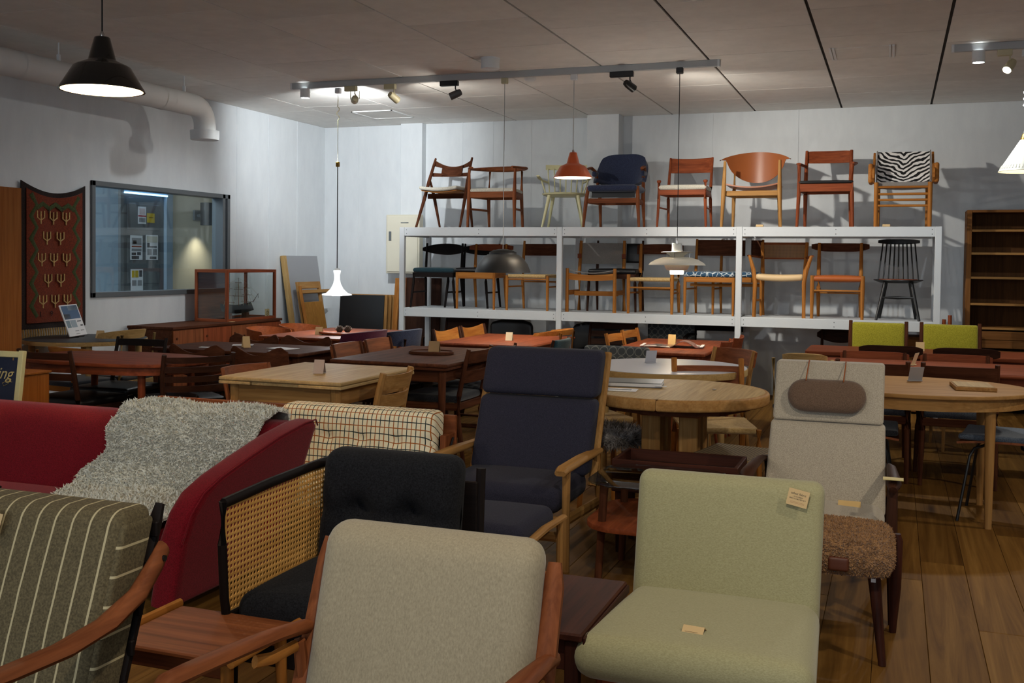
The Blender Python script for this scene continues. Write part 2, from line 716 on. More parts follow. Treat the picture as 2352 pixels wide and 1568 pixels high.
edges = [XL, -6.01, -5.095, -4.165, -3.24, -2.335, -1.44, -.556, .312, 1.2, 2.09, 2.98, XR]
offs = [.45, .21, .58, .05, .51, .03, .43, .0, .44, .1, .5, .2]
first = True
for i in range(12):
    y = offs[i] - 1.74
    while y < YB:
        if y > 2.2:
            o = cp if first else cp.copy()
            if not first:
                COL.objects.link(o)
            first = False
            g = .004 + .0018 * min(4, i * .6)
            o.location = (edges[i] + g, y + .0012, ZC)
            o.scale = (edges[i + 1] - edges[i] - 2 * g, min(.872, YB - y) - .007, 1)
        y += .872
M().box(XL, XR, YF, 1.75, ZC, ZC + .012).build('ceiling_panel', mc, ceil, smooth=False)

# ceiling hatch frame and slot clips
h = thing('ceiling_hatch', 'white outlined access hatch in the ceiling above the back left corner', 'hatch', (-5.43, 10.5, ZC))
M().box(-.24, .24, -.27, .27, -.006, 0).build('hatch_panel', mc, h, smooth=False)
for q in ((-.25, -.235, -.28, .28), (.235, .25, -.28, .28), (-.25, .25, -.28, -.265), (-.25, .25, .265, .28)):
    M().box(q[0], q[1], q[2], q[3], -.01, 0).build('hatch_frame', M_white, h, smooth=False)
h = thing('air_vent', 'flush ceiling vent with two white slotted end strips', 'vent', (-.27, 8.47, ZC))
M().box(-.2, .2, -.2, .2, -.004, 0).build('vent_panel', mc, h, smooth=False)
for x in (-.235, .195):
    e = M().box(x, x + .016, -.225, .225, -.012, 0, .002).box(x + .022, x + .04, -.225, .225, -.012, 0, .002).build('end_strip', M_white, h, smooth=False)

# interior window with the room behind
win = struct(thing('window_1', 'x', 'x'))
for k in ('label', 'category'):
    del win[k]
fw = .045
for q in ((WY0, WY1, WZ1 - fw, WZ1), (WY0, WY1, WZ0, WZ0 + fw)):
    M().box(XL - .12, XL + .02, *q[:2], *q[2:], .003).build('window_frame', M_greymet, win, smooth=False)
for q in ((WY0, WY0 + fw), (WY1 - fw, WY1), (WY1 - .13, WY1 - .085)):
    M().box(XL - .12, XL + .02, q[0], q[1], WZ0, WZ1, .003).build('window_frame', M_greymet, win, smooth=False)
M().box(XL - .075, XL - .069, WY0 + .03, WY1 - .1, WZ0 + .03, WZ1 - .03).build('window_pane', M_glass, win, smooth=False)
M().box(XL - .1, XL + .008, 8.99, 9.07, .0, WZ0, .003).build('frame_post', M_greymet, win, smooth=False)
M_room = plain('back_room_wall', (206, 198, 176), .8)
M_roomblue = plain('back_room_blue_grey_wall', (142, 160, 174), .8)
XB = -8.2
room = struct(M().box(XB - .1, XB, 10.36, 12.4, 0, 2.9).build('wall_inner', M_room, smooth=False))
struct(M().box(XB - .1, XB, 7.0, 9.49, 0, 2.9).build('wall_inner', M_roomblue, smooth=False))
struct(M().box(XB - .1, XL, 12.3, 12.4, 0, 2.9).build('wall_inner', M_room, smooth=False))
struct(M().box(XB - .1, XL - .14, 6.4, 6.5, 0, 2.9).build('wall_inner', M_roomblue, smooth=False))
struct(M().box(XB - .1, XL - .13, 6.4, 12.4, 2.9, 2.96).build('ceiling_inner', M_room, smooth=False))
d = struct(thing('door_1', 'x', 'x'))
for k in ('label', 'category'):
    del d[k]
mdoor = plain('grey_door', (96, 100, 102), .5)
M().box(XB - .05, XB - .01, 9.51, 10.24, 0, 2.13, .004).build('door_leaf', mdoor, d, smooth=False)
for z0, z1 in ((.2, .95), (1.1, 1.62), (1.72, 2.02)):
    M().box(XB - .012, XB - .002, 9.60, 10.15, z0, z1, .006).build('door_panel', mdoor, d, smooth=False)
M().box(XB - .05, XB + .03, 10.24, 10.36, 0, 2.2, .004).build('door_frame', M_roomblue, d, smooth=False)
M().box(XB - .05, XB + .03, 9.45, 9.51, 0, 2.2, .004).build('door_frame', mdoor, d, smooth=False)
M().box(XB - .05, XB + .03, 9.51, 10.24, 2.13, 2.9, .004).build('door_frame', M_roomblue, d, smooth=False)
M().box(XB + .03, XB + .05, 9.51, 10.24, 2.125, 2.145, .002).build('light_strip', plain('blue_light_strip', (120, 190, 255), .5, emis=1.2, ecol=(.3, .6, 1, 1)), d, smooth=False)


def flyer(name, label, y0, y1, z0, z1, X0, blocks, base=M_whitepaper):
    f = thing(name, label, 'flyer', (X0, (y0 + y1) / 2, z0))
    w = y1 - y0
    hh = z1 - z0
    M().box(0, .003, -w / 2, w / 2, 0, hh).build('sheet', base, f, smooth=False)
    for k, (a, b_, c, e, col) in enumerate(blocks):
        M().box(.003, .0045, -w / 2 + a * w, -w / 2 + b_ * w, c * hh, e * hh).build('printed_block', PCOL(col), f, smooth=False)
    return f


_pc = {}


def PCOL(c):
    if c not in _pc:
        _pc[c] = plain('print_%d_%d_%d' % c, c, .7)
    return _pc[c]


G1, G2, G3 = (70, 70, 74), (140, 140, 142), (110, 116, 124)
FX = XB + .0
flyer('flyer', 'flyer with dark figures and red line on the grey door, upper left', 9.645, 9.85, 1.373, 1.655, FX,
      [(.1, .9, .62, .9, G2), (.2, .5, .66, .8, G1), (.1, .9, .52, .58, (150, 80, 60)), (.1, .9, .36, .46, G2), (.1, .45, .2, .3, G1), (.55, .85, .2, .32, G1), (.1, .7, .04, .16, G1), (.75, .95, .05, .15, (230, 230, 230))])
flyer('flyer', 'pale text flyer beside the figure flyer on the grey door', 9.91, 10.12, 1.374, 1.667, FX,
      [(.05, .95, .7, .95, (190, 186, 170)), (.1, .3, .5, .68, G1), (.1, .9, .5, .55, G1), (.1, .45, .2, .44, G2), (.55, .9, .2, .44, G2), (.3, .85, .04, .14, G1)])
flyer('flyer', 'yellow and black flyer low on the grey door', 9.652, 9.858, .95, 1.267, FX,
      [(.08, .3, .7, .95, (200, 170, 40)), (.35, .62, .7, .95, (190, 160, 30)), (.68, .92, .72, .96, G1), (.1, .45, .4, .6, G2), (.55, .9, .4, .6, G2), (.08, .7, .03, .16, (40, 50, 80))])
flyer('flyer', 'white and red notice high on the grey door', 9.775, 9.91, 1.79, 1.99, FX,
      [(.15, .85, .55, .9, (210, 190, 190)), (0, 1, .42, .5, (170, 50, 60)), (.1, .9, .1, .35, G2)])
flyer('flyer', 'small yellow note high on the grey door', 9.93, 10.06, 1.81, 1.92, FX, [(.2, .8, .5, .6, (130, 110, 30))], PCOL((206, 176, 50)))

# lamp in the back room
wlmp = thing('wall_lamp', 'dark grey cylinder wall lamp glowing down in the back room', 'wall lamp', (XB, 10.83, 1.87))
M().box(0, .03, -.06, .06, -.0, .13, .004).build('bracket', M_greymet, wlmp, smooth=False)
M().rod((.03, 0, .06), (.1, 0, .06), .02, .02).build('arm', M_greymet, wlmp)
M().lathe([(.068, -.06), (.075, -.06), (.075, .22), (.068, .22)], 24, (.16, 0, 0)).build('shade', plain('dark_grey_shade', (52, 54, 56), .5), wlmp)
light('wall_lamp_down_light', 'SPOT', (XB + .17, 10.83, 1.80), 5, WARM, (XB + .02, 10.83, .5), .03, 95, .9)
light('wall_lamp_up_light', 'SPOT', (XB + .17, 10.83, 2.10), 3, WARM, (XB + .05, 10.83, 2.9), .03, 110, .9)
light('back_room_fill_light', 'AREA', (-7.5, 7.0, 2.6), 14, (.78, .88, 1), (-8.0, 9, 1.2), .8)  # added area fill that brightens the back room, no window there

# duct
M_duct = plain('white_duct', (222, 223, 221), .6, bumpy=.15)
du = thing('air_duct', 'white round ventilation duct with elbow hung below the ceiling by the left wall', 'duct', (-6.05, 0, 2.80))
M().tube([(0, y, 0) for y in (3.4, 5, 6, 7, 7.95)], .1, 24).build('straight_run', M_duct, du)
el = [(0, 7.9, 0)] + [(0, 7.95 + .17 * math.sin(a), -.17 + .17 * math.cos(a)) for a in [R(15 * k) for k in range(7)]] + [(0, 8.12, -.23)]
M().tube(el, .099, 24, up=(1, 0, 0)).build('elbow', M_duct, du)
M().lathe([(.1, -.30), (.128, -.30), (.132, -.25), (.132, -.215), (.1, -.21)], 28, (0, 8.12, 0)).build('outlet_collar', M_white, du)
M().lathe([(.0, -.262), (.1, -.262)], 28, (0, 8.12, 0), False).build('outlet_damper', M_greymet, du)
for y in [4.5 + .31 * k for k in range(11)]:
    M().tube([(0, y, 0), (0, y + .008, 0)], .1022, 24, cap=False).build('spiral_seam', M_duct, du)
for y in (5.92, 7.48):
    M().tube([(0, y, 0), (0, y + .05, 0)], .1035, 24, cap=False).build('sleeve_band', M_duct, du)
for y in (6.32, 7.82):
    M().rod((0, y, .1), (0, y, .24), .006, .006).box(-.014, .014, y - .01, y + .01, .09, .15, .003).build('hanger', M_white, du)
# ---------------------------------------------------------------- lamps
def track(name, label, x0, x1, y):
    t = thing(name, label, 'track', ((x0 + x1) / 2, y, 2.985))
    L = (x1 - x0) / 2
    M().box(-L, L, -.018, .018, 0, .055, .003).build('rail', plain('grey_track', (176, 178, 178), .5), t, smooth=False)
    for x in (-L, L - .02):
        M().box(x, x + .02, -.02, .02, -.003, .055, .003).build('end_cap', M_white, t, smooth=False)
    return t


TY = 8.45
track('light_track', 'long white light track with spots and pendants across the ceiling', -5.33, -1.35, TY)
track('light_track', 'short white light track at the right carrying the cream cone lamp', .36, 1.9, 8.40)


def downlight(label, x, y, power, color):
    t = thing('downlight', label, 'downlight', (x, y, 2.985))
    M().lathe([(.034, 0), (.045, 0), (.045, -.085), (.04, -.085), (.04, -.07)], 20, cap=False).build('housing', M_white, t)
    M().lathe([(.001, -.078), (.04, -.078)], 20, cap=False).build('lens', plain('lit_lens', (255, 255, 255), .5, emis=9, ecol=color + (1,)), t)
    light('downlight_lamp', 'SPOT', (x, y, 2.84), power, color, (x, y, 0), .03, 165, .5)


downlight('white cylinder downlight shining at the left end of the long track', -5.18, TY, 10, (.88, .96, 1.0))
downlight('white cylinder downlight shining on the short right track', .545, 8.40, 14, (.9, .96, 1.0))


def spot(name, label, x, y, aim, mat, box, power=0, color=NEUT, lit=False, ang=70, ball=False, boxmat=None):
    t = thing(name, label, 'spotlight', (x, y, 2.985))
    M().box(-box, box, -.022, .022, -.045, 0, .004).build('driver_box', boxmat or mat, t, smooth=False)
    hx = box * .7
    hd = Vector((hx, 0, -.12))
    d = (Vector(aim) - (Vector((x, y, 2.985)) + hd)).normalized()
    M().tube([(hx, 0, -.04), (hx, 0, -.07), (hx + .01, .01, -.095)], .006, 8).build('arm', M_blackmetal if mat is M_blackmetal else mat, t)
    if ball:
        M().tube([(hx - .045, 0, -.045), (hx - .045, 0, -.12)], .004, 6).tube([(hx + .045, 0, -.045), (hx + .045, 0, -.12)], .004, 6).build('yoke', mat, t)
    q = d.to_track_quat('-Z', 'Y').to_matrix().to_4x4()
    q.translation = hd
    M().lathe([(.012, .06), (.026, .055), (.032, .03), (.034, -.05), (.030, -.052), (.028, -.045)], 18, cap=True).xf(q).build('lamp_head', mat, t)
    M().lathe([(.001, -.046), (.029, -.046)], 16, cap=False).xf(q).build('lens', plain('spot_lens', (255, 244, 220), .5, emis=40 if lit else 8, ecol=color + (1,)), t)
    if power:
        p = Vector((x, y, 2.985)) + hd + d * .07
        light('spot_lamp', 'SPOT', p, power, color, aim, .03, ang, .95)


spot('track_spotlight', 'cream spotlight in a wire yoke near the left end of the track', -4.70, TY, (-6.45, 11.3, 2.65), M_creampl, .06, 76, (.94, .98, 1.0), ball=True, ang=86)
spot('track_spotlight', 'cream spotlight angled down, second from the left on the track', -4.30, TY, (-3.3, 11.0, 1.55), M_creampl, .055, 14, NEUT, ang=140)
spot('track_spotlight', 'dark boxed spotlight burning bright towards the room', -3.72, TY, (-6.6, 7.6, 1.5), plain('grey_spot', (90, 90, 88), .4), .085, 8, NEUT, True, ang=80, boxmat=M_blackmetal)
spot('track_spotlight', 'black spotlight under a black box beside the orange lamp cord', -2.16, TY, (-.55, 10.9, 1.6), M_blackmetal, .10, 52, (1, .93, .82), ang=96)
spot('track_spotlight', 'cream spotlight on the short right track', .72, 8.40, (-.6, 6.5, .7), M_creampl, .05, 18, NEUT, ang=80)

# detectors
t = thing('detector_drum', 'white drum detector on the ceiling above the long track', 'detector', (-3.1, 7.86, ZC))
M().lathe([(.072, 0), (.075, -.005), (.075, -.085), (.068, -.09)], 28).build('drum', M_white, t)
M().lathe([(.078, 0), (.078, -.012), (.07, -.014)], 28).build('base_ring', M_white, t)
t = thing('smoke_detector', 'flat white disc detector on the ceiling behind the track', 'detector', (-3.08, 8.78, ZC))
M().lathe([(.05, 0), (.05, -.02), (.042, -.03)], 24).build('disc', M_white, t)
M().lathe([(.054, 0), (.054, -.01)], 24).build('base_ring', M_white, t)


def cordset(t, z0, z1, mat, cupmat, r=.004, kink=None):
    """canopy cup at the ceiling (z1) and cord down to z0, local coordinates"""
    M().box(-.028, .028, -.02, .02, z1 - .05, z1, .005).build('ceiling_plug', cupmat, t, smooth=False)
    pts = [(0, 0, z1 - .04)]
    if kink:
        for k in range(7):
            pts.append((.008 * math.sin(k * 2.1), .008 * math.cos(k * 2.1), kink + .06 - k * .02))
    pts.append((0, 0, z0))
    M().tube(pts, r, 6).build('cord', mat, t)


# large black enamel pendant, front left
def emaljlamp(label, x, y, zr, s, matout, matin, cordmat, power, color, ztop):
    t = thing('pendant_lamp', label, 'pendant lamp', (x, y, zr))
    P_ = [(.0, .272), (.034, .272), (.039, .268), (.068, .158), (.072, .152), (.128, .128), (.140, .120), (.208, .006), (.21, 0)]
    M().lathe([(a * s, z * s) for a, z in P_] + [(a * s * .985 - .002, z * s - .003) for a, z in P_[::-1][1:-1]], 40, cap=False).build('shade', matout, t)
    M().lathe([(a * s * .97 - .005, z * s - .006 if z > .01 else z * s + .001) for a, z in P_[3:]], 40, cap=False).build('inner_reflector', matin, t)
    M().lathe([(.008, .268 * s), (.012, .285 * s), (.006, .30 * s)], 12).build('cord_grip', M_chrome, t)
    M().lathe([(.0, .10 * s), (.02 * s, .105 * s), (.03 * s, .13 * s), (.026 * s, .15 * s), (.015 * s, .18 * s)], 14).build('bulb', M_bulb, t)
    cordset(t, .29 * s, ztop - zr, cordmat, M_white)
    light('pendant_bulb', 'POINT', (x, y, zr + .07 * s), power, color, None, .03 * s)
    return t


M_inwarm = plain('warm_white_enamel', (246, 236, 214), .4)
emaljlamp('large black enamel pendant lamp with white inside near the left ceiling', -3.74, 4.195, 2.232, .98, M_blackgloss, M_inwarm, M_cordblack, 6, (1, .78, .52), ZC)
emaljlamp('small orange enamel pendant lamp hanging before the pale spindle chair', -2.572, TY, 2.113, .79, plain('orange_enamel', (214, 92, 36), .3, coat=.3), M_inwarm, M_cordwhite, 3.5, (1, .9, .75), 2.985)

# black half-dome pendant
t = thing('pendant_lamp', 'black half-dome pendant lamp hanging before the white shelf', 'pendant lamp', (-3.197, TY, 1.305))
dp = [(.0, .205), (.04, .203), (.085, .192), (.118, .172), (.12, .158), (.135, .155), (.175, .128), (.215, .075), (.24, .012), (.242, 0)]
mb = plain('dark_grey_lacquer', (36, 36, 36), .48)
M().lathe(dp + [(a * .98, z - .004) for a, z in dp[::-1][1:-1]], 44, cap=False).build('dome_shade', mb, t)
for k in range(4):
    M().lathe([(.117 - .012 * k, .178 + .006 * k), (.121 - .012 * k, .176 + .006 * k), (.117 - .012 * k, .174 + .006 * k)], 40, cap=False).build('vent_ring', mb, t)
M().lathe([(a * .965, max(z - .008, .001)) for a, z in dp[5:]], 44, cap=False).build('inner_reflector', M_white, t)
M().lathe([(.0, .06), (.03, .065), (.045, .1), (.03, .13)], 14).build('bulb', M_bulb, t)
cordset(t, .2, 2.985 - 1.305, M_cordwhite, M_creampl, .003)
light('pendant_bulb', 'POINT', (-3.197, TY, 1.335), 3.0, (1, .9, .72), None, .04)

# layered white pendant
t = thing('pendant_lamp', 'white layered pendant lamp with stacked shades before the shelf', 'pendant lamp', (-1.667, 8.41, 1.31))
mp = plain('matt_white_shade', (226, 220, 204), .5)
M().lathe([(.034, .255), (.04, .252), (.044, .19), (.04, .19)], 24).build('top_collar', plain('pale_grey_collar', (170, 174, 178), .4), t)
pr = [(.135, .182), (.1, .186), (.062, .16), (.05, .13)]
M().lathe(pr + [(a - .002, z - .004) for a, z in pr[::-1]], 36, cap=False).build('upper_shade', mp, t)
pr = [(.05, .145), (.11, .14), (.17, .122), (.215, .096), (.229, .08), (.229, .076), (.21, .088), (.165, .112), (.1, .13)]
M().lathe(pr, 44, cap=False).build('wide_shade', mp, t)
pr = [(.06, .085), (.1, .082), (.101, .07), (.085, .04), (.072, .034)]
M().lathe(pr + [(a - .003, z) for a, z in pr[::-1]], 36, cap=False).build('middle_shade', mp, t)
pr = [(.05, .034), (.058, .03), (.054, .002), (.05, 0)]
M().lathe(pr + [(a - .003, z) for a, z in pr[::-1]], 36, cap=False).build('lower_shade', plain('lit_lower_shade', (240, 232, 212), .5, emis=.9, ecol=(1, .9, .72, 1)), t)
for a in (30, 150, 270):
    c, s_ = math.cos(R(a)), math.sin(R(a))
    M().rod((.11 * c, .11 * s_, .18), (.1 * c, .1 * s_, .08), .002).build('strut', M_chrome, t)
M().lathe([(.0, .04), (.028, .05), (.034, .1), (.02, .16)], 14).build('bulb', M_bulb, t)
cordset(t, .25, 2.985 - 1.31, M_cordblack, M_blackmetal, .003)
light('pendant_bulb', 'POINT', (-1.667, 8.41, 1.338), 2.6, (1, .88, .66), None, .03)
light('pendant_glow', 'POINT', (-1.667, 8.41, 1.442), 1.2, (1, .9, .7), None, .02)
light('ceiling_fill_light', 'POINT', (-1.72, 8.44, 1.56), 3.6, (1, .96, .88), None, .02)  # bare point added above the shades to brighten the ceiling

# opal glass pendant
t = thing('pendant_lamp', 'white opal glass trumpet pendant lamp over the far left table', 'pendant lamp', (-4.86, 8.5, 1.07))
pr = [(.031, .232), (.036, .23), (.033, .215), (.027, .19), (.027, .15), (.035, .11), (.06, .06), (.1, .022), (.137, .01), (.138, .002), (.12, 0), (.09, .012)]
mo = plain('lit_opal_glass', (246, 246, 242), .2, emis=.26, ecol=(.95, .98, 1, 1))
M().lathe(pr + [(.05, .05), (.02, .12)], 40, cap=False).build('glass_shade', mo, t)
M().lathe([(.02, .23), (.026, .232), (.024, .248), (.006, .252)], 20).build('cap', M_white, t)
M().tube([(0, 0, .25), (0, 0, 1.20)], .005, 6).build('black_cord', M_cordblack, t)
M().box(-.016, .016, -.012, .012, 1.19, 1.235, .003).build('cord_adjuster', M_brass, t, smooth=False)
pts = [(0, 0, 1.23), (0, 0, 1.62)] + [(.014 * math.sin(k * 1.3), .014 * math.cos(k * 1.3), 1.63 + .016 * k) for k in range(8)] + [(0, 0, 1.8), (0, 0, 1.9)]
M().tube(pts, .0045, 6).build('white_cord', M_creampl, t)
M().box(-.028, .028, -.02, .02, 1.865, 1.915, .005).build('ceiling_plug', M_white, t, smooth=False)
light('pendant_bulb', 'POINT', (-4.86, 8.5, 1.05), 2.2, (.95, .98, 1), None, .05)

# cream cone pendant, right edge
t = thing('pendant_lamp', 'cream cone pendant lamp with perforated rim at the right edge', 'pendant lamp', (.866, 8.45, 2.098))
pr = [(.022, .235), (.028, .23), (.17, .002), (.168, 0), (.026, .225)]
M().lathe(pr, 40, cap=False).build('cone_shade', plain('cream_metal_shade', (226, 224, 206), .45), t)
M().lathe([(.004, .28), (.012, .275), (.026, .232), (.02, .226)], 20).build('brass_cap', M_brass, t)
for k in range(44):
    a = 2 * PI * k / 44
    c, s_ = math.cos(a), math.sin(a)
    M().bar((.143 * c, .143 * s_, .047), (.158 * c, .158 * s_, .023), .008, .003, (c, s_, .6)).build('slot', PCOL((250, 244, 220)), t, smooth=False)
M().lathe([(.0, .06), (.03, .07), (.04, .11), (.02, .16)], 14).build('bulb', M_bulb, t)
pts = [(0, 0, .28), (0, 0, .44)] + [(.011 * math.sin(k * 1.5), .011 * math.cos(k * 1.5), .45 + .011 * k) for k in range(14)] + [(0, 0, .62), (0, 0, .85)]
M().tube(pts, .0045, 6).build('cord', M_cordwhite, t)
M().box(-.028, .028, -.02, .02, .84, .89, .005).build('ceiling_plug', M_white, t, smooth=False)
light('pendant_bulb', 'POINT', (.866, 8.45, 2.16), .6, (1, .9, .72), None, .04)

# ---------------------------------------------------------------- things on and by the left wall
M_rugor = fabric('rust_wool_rug', (92, 34, 12), (122, 48, 19), 90)
M_rugdk = fabric('dark_brown_rug_border', (24, 14, 12), (42, 26, 22), 90)
M_ruggr = fabric('green_rug_band', (50, 60, 28), (70, 80, 40), 90)
M_rugcr = fabric('cream_rug_motif', (170, 138, 84), (198, 166, 108), 90)
tp = thing('tapestry', 'rust woven wall tapestry with cream fork motifs and green zigzags', 'tapestry', (XL + .028, 6.92, .80))


def sag(y):
    return .085 * (1 - (y / .355) ** 2)


M().grid(lambda a, b_: (.006 * math.sin(a * 9), (a - .5) * .71, b_ * (1.22 - sag((a - .5) * .71))), 16, 10, .012).build('border_cloth', M_rugdk, tp)
M().grid(lambda a, b_: (.010 + .006 * math.sin(a * 9), (a - .5) * .62, .05 + b_ * (1.13 - sag((a - .5) * .62))), 16, 10, .006).build('field_cloth', M_rugor, tp)
for sgn in (-1, 1):
    zz = [(sgn * (.235 + (.03 if k % 2 else -.03)), .1 + k * .0925) for k in range(12)]
    M().tube([(.014, y, z) for y, z in zz], .024, 6, .004, up=(1, 0, 0)).build('zigzag_band', M_ruggr, tp)
M().tube([(.015, -.21 + k * .07, 1.0 + (.04 if k % 2 else 0)) for k in range(7)], .02, 6, .004, up=(1, 0, 0)).build('zigzag_band', M_ruggr, tp)
for (y, z) in ((6.755, 1.70), (6.893, 1.70), (7.035, 1.70), (6.821, 1.53), (6.971, 1.53), (6.764, 1.35), (6.897, 1.35), (7.04, 1.35), (6.834, 1.175), (6.975, 1.175), (6.777, 1.0), (6.911, 1.0), (7.049, 1.0)):
    y0, z0 = y - 6.92, z - .80
    m = M()
    m.box(.012, .019, y0 - .005, y0 + .005, z0 - .03, z0 + .075)
    for s_ in (-1, 1):
        m.box(.012, .019, y0 + s_ * .038 - .005, y0 + s_ * .038 + .005, z0 + .02, z0 + .08)
        m.bar((.0155, y0 + s_ * .038, z0 + .024), (.0155, y0, z0 + .0), .007, .009, (0, 1, 1))
    m.build('fork_motif', M_rugcr, tp, smooth=False)
for k in range(26):
    y0 = -.34 + k * .027
    M().tube([(.0, y0, .0), (.004, y0 + .004, -.05), (.002, y0 - .002, -.1 + .01 * (k % 3))], .007, 5).build('fringe_tassel', M_rugcr, tp)


def text(body, size, mat, parent, mtx, name='lettering', extr=.0006, shear=0.0):
    c = bpy.data.curves.new(name, 'FONT')
    c.body = body
    c.size = size
    c.align_x = 'CENTER'
    c.align_y = 'CENTER'
    c.extrude = extr
    c.shear = shear
    o = bpy.data.objects.new(name, c)
    COL.objects.link(o)
    dg = bpy.context.evaluated_depsgraph_get()
    me = bpy.data.meshes.new_from_object(o.evaluated_get(dg))
    bpy.data.objects.remove(o)
    me.name = name
    me.transform(mtx)
    me.materials.clear()
    me.materials.append(mat)
    o = bpy.data.objects.new(name, me)
    COL.objects.link(o)
    o.parent = parent
    return o


# text facing +X: local x->+Y, y->+Z
FACEX = Matrix(((0, 0, 1, 0), (1, 0, 0, 0), (0, 1, 0, 0), (0, 0, 0, 1)))
FACEY = RX(90)     # readable from -Y
text('L', .07, M_rugdk, tp, TR(.018, -.07, .985) @ FACEX)
text('T', .07, M_rugdk, tp, TR(.018, .075, .985) @ FACEX)
text('1', .06, M_rugdk, tp, TR(.018, -.17, .12) @ FACEX)
text('9', .06, M_rugdk, tp, TR(.018, -.05, .12) @ FACEX)

# tall cabinet at the left edge
cb = thing('wardrobe', 'tall plain orange-brown wooden cabinet at the left edge', 'cabinet', (-6.44, 5.83, 0))
M().box(-.235, .235, -.3, .28, .06, 1.915, .004).build('body', cabwood, cb, smooth=False)
M().box(-.22, .22, -.28, .26, 0, .06).build('plinth', cabwood, cb, smooth=False)
for s_ in (-1, 1):
    M().box(min(0, s_ * .232) + .002, max(0, s_ * .232) - .002, -.312, -.3, .08, 1.9, .003).build('door', cabwood, cb, smooth=False)

# sideboard, display case, ship
sb = thing('sideboard', 'long dark teak sideboard under the interior window', 'sideboard', (-6.41, 8.70, 0))
M().box(-.26, .26, -.90, .90, .745, .77, .003).build('top', teak_dark, sb, smooth=False)
M().box(-.25, .235, -.895, .895, .2, .745, .002).build('carcass', teak_dark, sb, smooth=False)
for k in range(4):
    y0 = -.885 + k * .444
    dd = M().box(.235, .252, y0, y0 + .438, .215, .735, .002).build('sliding_door', teak_red if k % 2 else teak, sb, smooth=False)
    M().rod((.252, y0 + .05, .66), (.258, y0 + .05, .66), .012).build('finger_pull', teak_dark, dd)
for x in (-.2, .2):
    for y in (-.8, .8):
        M().rod((x, y, 0), (x, y, .2), .014, .02).build('leg', teak_dark, sb)
cs = thing('display_case', 'glazed teak display case standing on the dark sideboard', 'display case', (-6.38, 9.10, .77))
for x in (-.18, .18):
    for y in (-.42, .42):
        M().box(x - .014, x + .014, y - .014, y + .014, 0, .52, .002).build('corner_post', teak_red, cs, smooth=False)
for z in (.0, .49):
    for x in (-.18, .18):
        M().box(x - .013, x + .013, -.41, .41, z, z + .03, .002).build('rail', teak_red, cs, smooth=False)
    for y in (-.42, .42):
        M().box(-.17, .17, y - .013, y + .013, z, z + .03, .002).build('rail', teak_red, cs, smooth=False)
M().box(-.17, .17, -.41, .41, .004, .014).build('base_board', teak_dark, cs, smooth=False)
M().box(-.17, .17, -.41, .41, .508, .516).build('lid', teak_dark, cs, smooth=False)
M().box(-.186, -.18, -.41, .12, .03, .49).build('back_board', teak, cs, smooth=False)
M().box(.18, .183, -.405, .405, .03, .49).build('glass_pane', M_glass, cs, smooth=False)
M().box(-.165, .165, -.4225, -.4195, .03, .49).build('glass_pane', M_glass, cs, smooth=False)
sh = thing('model_ship', 'dark hulled model sailing ship inside the display case', 'model ship', (-6.36, 9.10, .784))


def hull(a, b_):
    y = -.26 + .56 * a
    w = .05 * (1 - max(0, (a - .55) / .45) ** 2.2) * (.75 + .25 * min(1, a * 4))
    th = -PI / 2 + PI * b_
    dz = .03 * (2 * a - 1) ** 2
    return (w * math.sin(th), y + .03 * (1 - math.cos(th)) * 0, .03 + .09 * (1 - math.cos(th)) + dz - (.18 - .18) - .09 * (math.cos(th)) * 0)


m = M().grid(lambda a, b_: (.052 * (1 - max(0, (a - .5) / .5) ** 2.4) * (.7 + .3 * min(1, 4 * a)) * math.sin(PI * (b_ - .5)), -.26 + .54 * a + .05 * a * (1 - math.cos(PI * (b_ - .5))) * -1, .05 + .085 * (1 - math.cos(PI * (b_ - .5))) + .028 * (2 * a - 1) ** 2), 18, 10)
m.build('hull', plain('black_hull', (24, 28, 30), .5), sh)
M().box(-.03, .03, -.2, -.15, .0, .06).box(-.03, .03, .1, .15, 0, .06).build('cradle', teak_dark, sh, smooth=False)
for y, hz in ((-.16, .36), (.0, .42), (.15, .36)):
    ms = M().rod((0, y, .1), (0, y, hz), .004, .002).build('mast', teak, sh)
    for k in range(3):
        z = hz - .05 - .07 * k
        M().rod((-.04 - .015 * k, y, z), (.04 + .015 * k, y, z), .002).build('yard', teak, ms)
    for s_ in (-1, 1):
        M().rod((s_ * .045, y - .03, .13), (0, y, hz - .03), .0012, n=4).rod((s_ * .045, y + .03, .13), (0, y, hz - .05), .0012, n=4).build('rigging', M_creampl, ms)
M().rod((0, .26, .16), (0, .36, .25), .004, .002).rod((0, .355, .245), (0, .36, .2), .002).build('bowsprit', teak_dark, sh)
for y0, z0, y1, z1 in ((-.16, .36, 0, .42), (0, .42, .15, .36), (.15, .36, .35, .24), (0, .4, .3, .2)):
    M().rod((0, y0, z0), (0, y1, z1), .0012, n=4).build('stay_line', M_creampl, sh)
sg = thing('price_card', 'kraft no-touching sign card inside the display case', 'sign card', (-6.21, 9.40, .784))
M().box(-.001, .001, -.04, .04, 0, .09).build('card', M_paper, sg, smooth=False)
M().lathe([(.02, 0), (.024, 0), (.024, .0006), (.02, .0006)], 24, cap=False).xf(TR(.0015, .005, .045) @ FACEX).build('ring_print', M_print, sg)
M().bar((.002, -.012, .03), (.002, .022, .06), .001, .003, (1, 0, 0)).build('slash_print', M_print, sg, smooth=False)


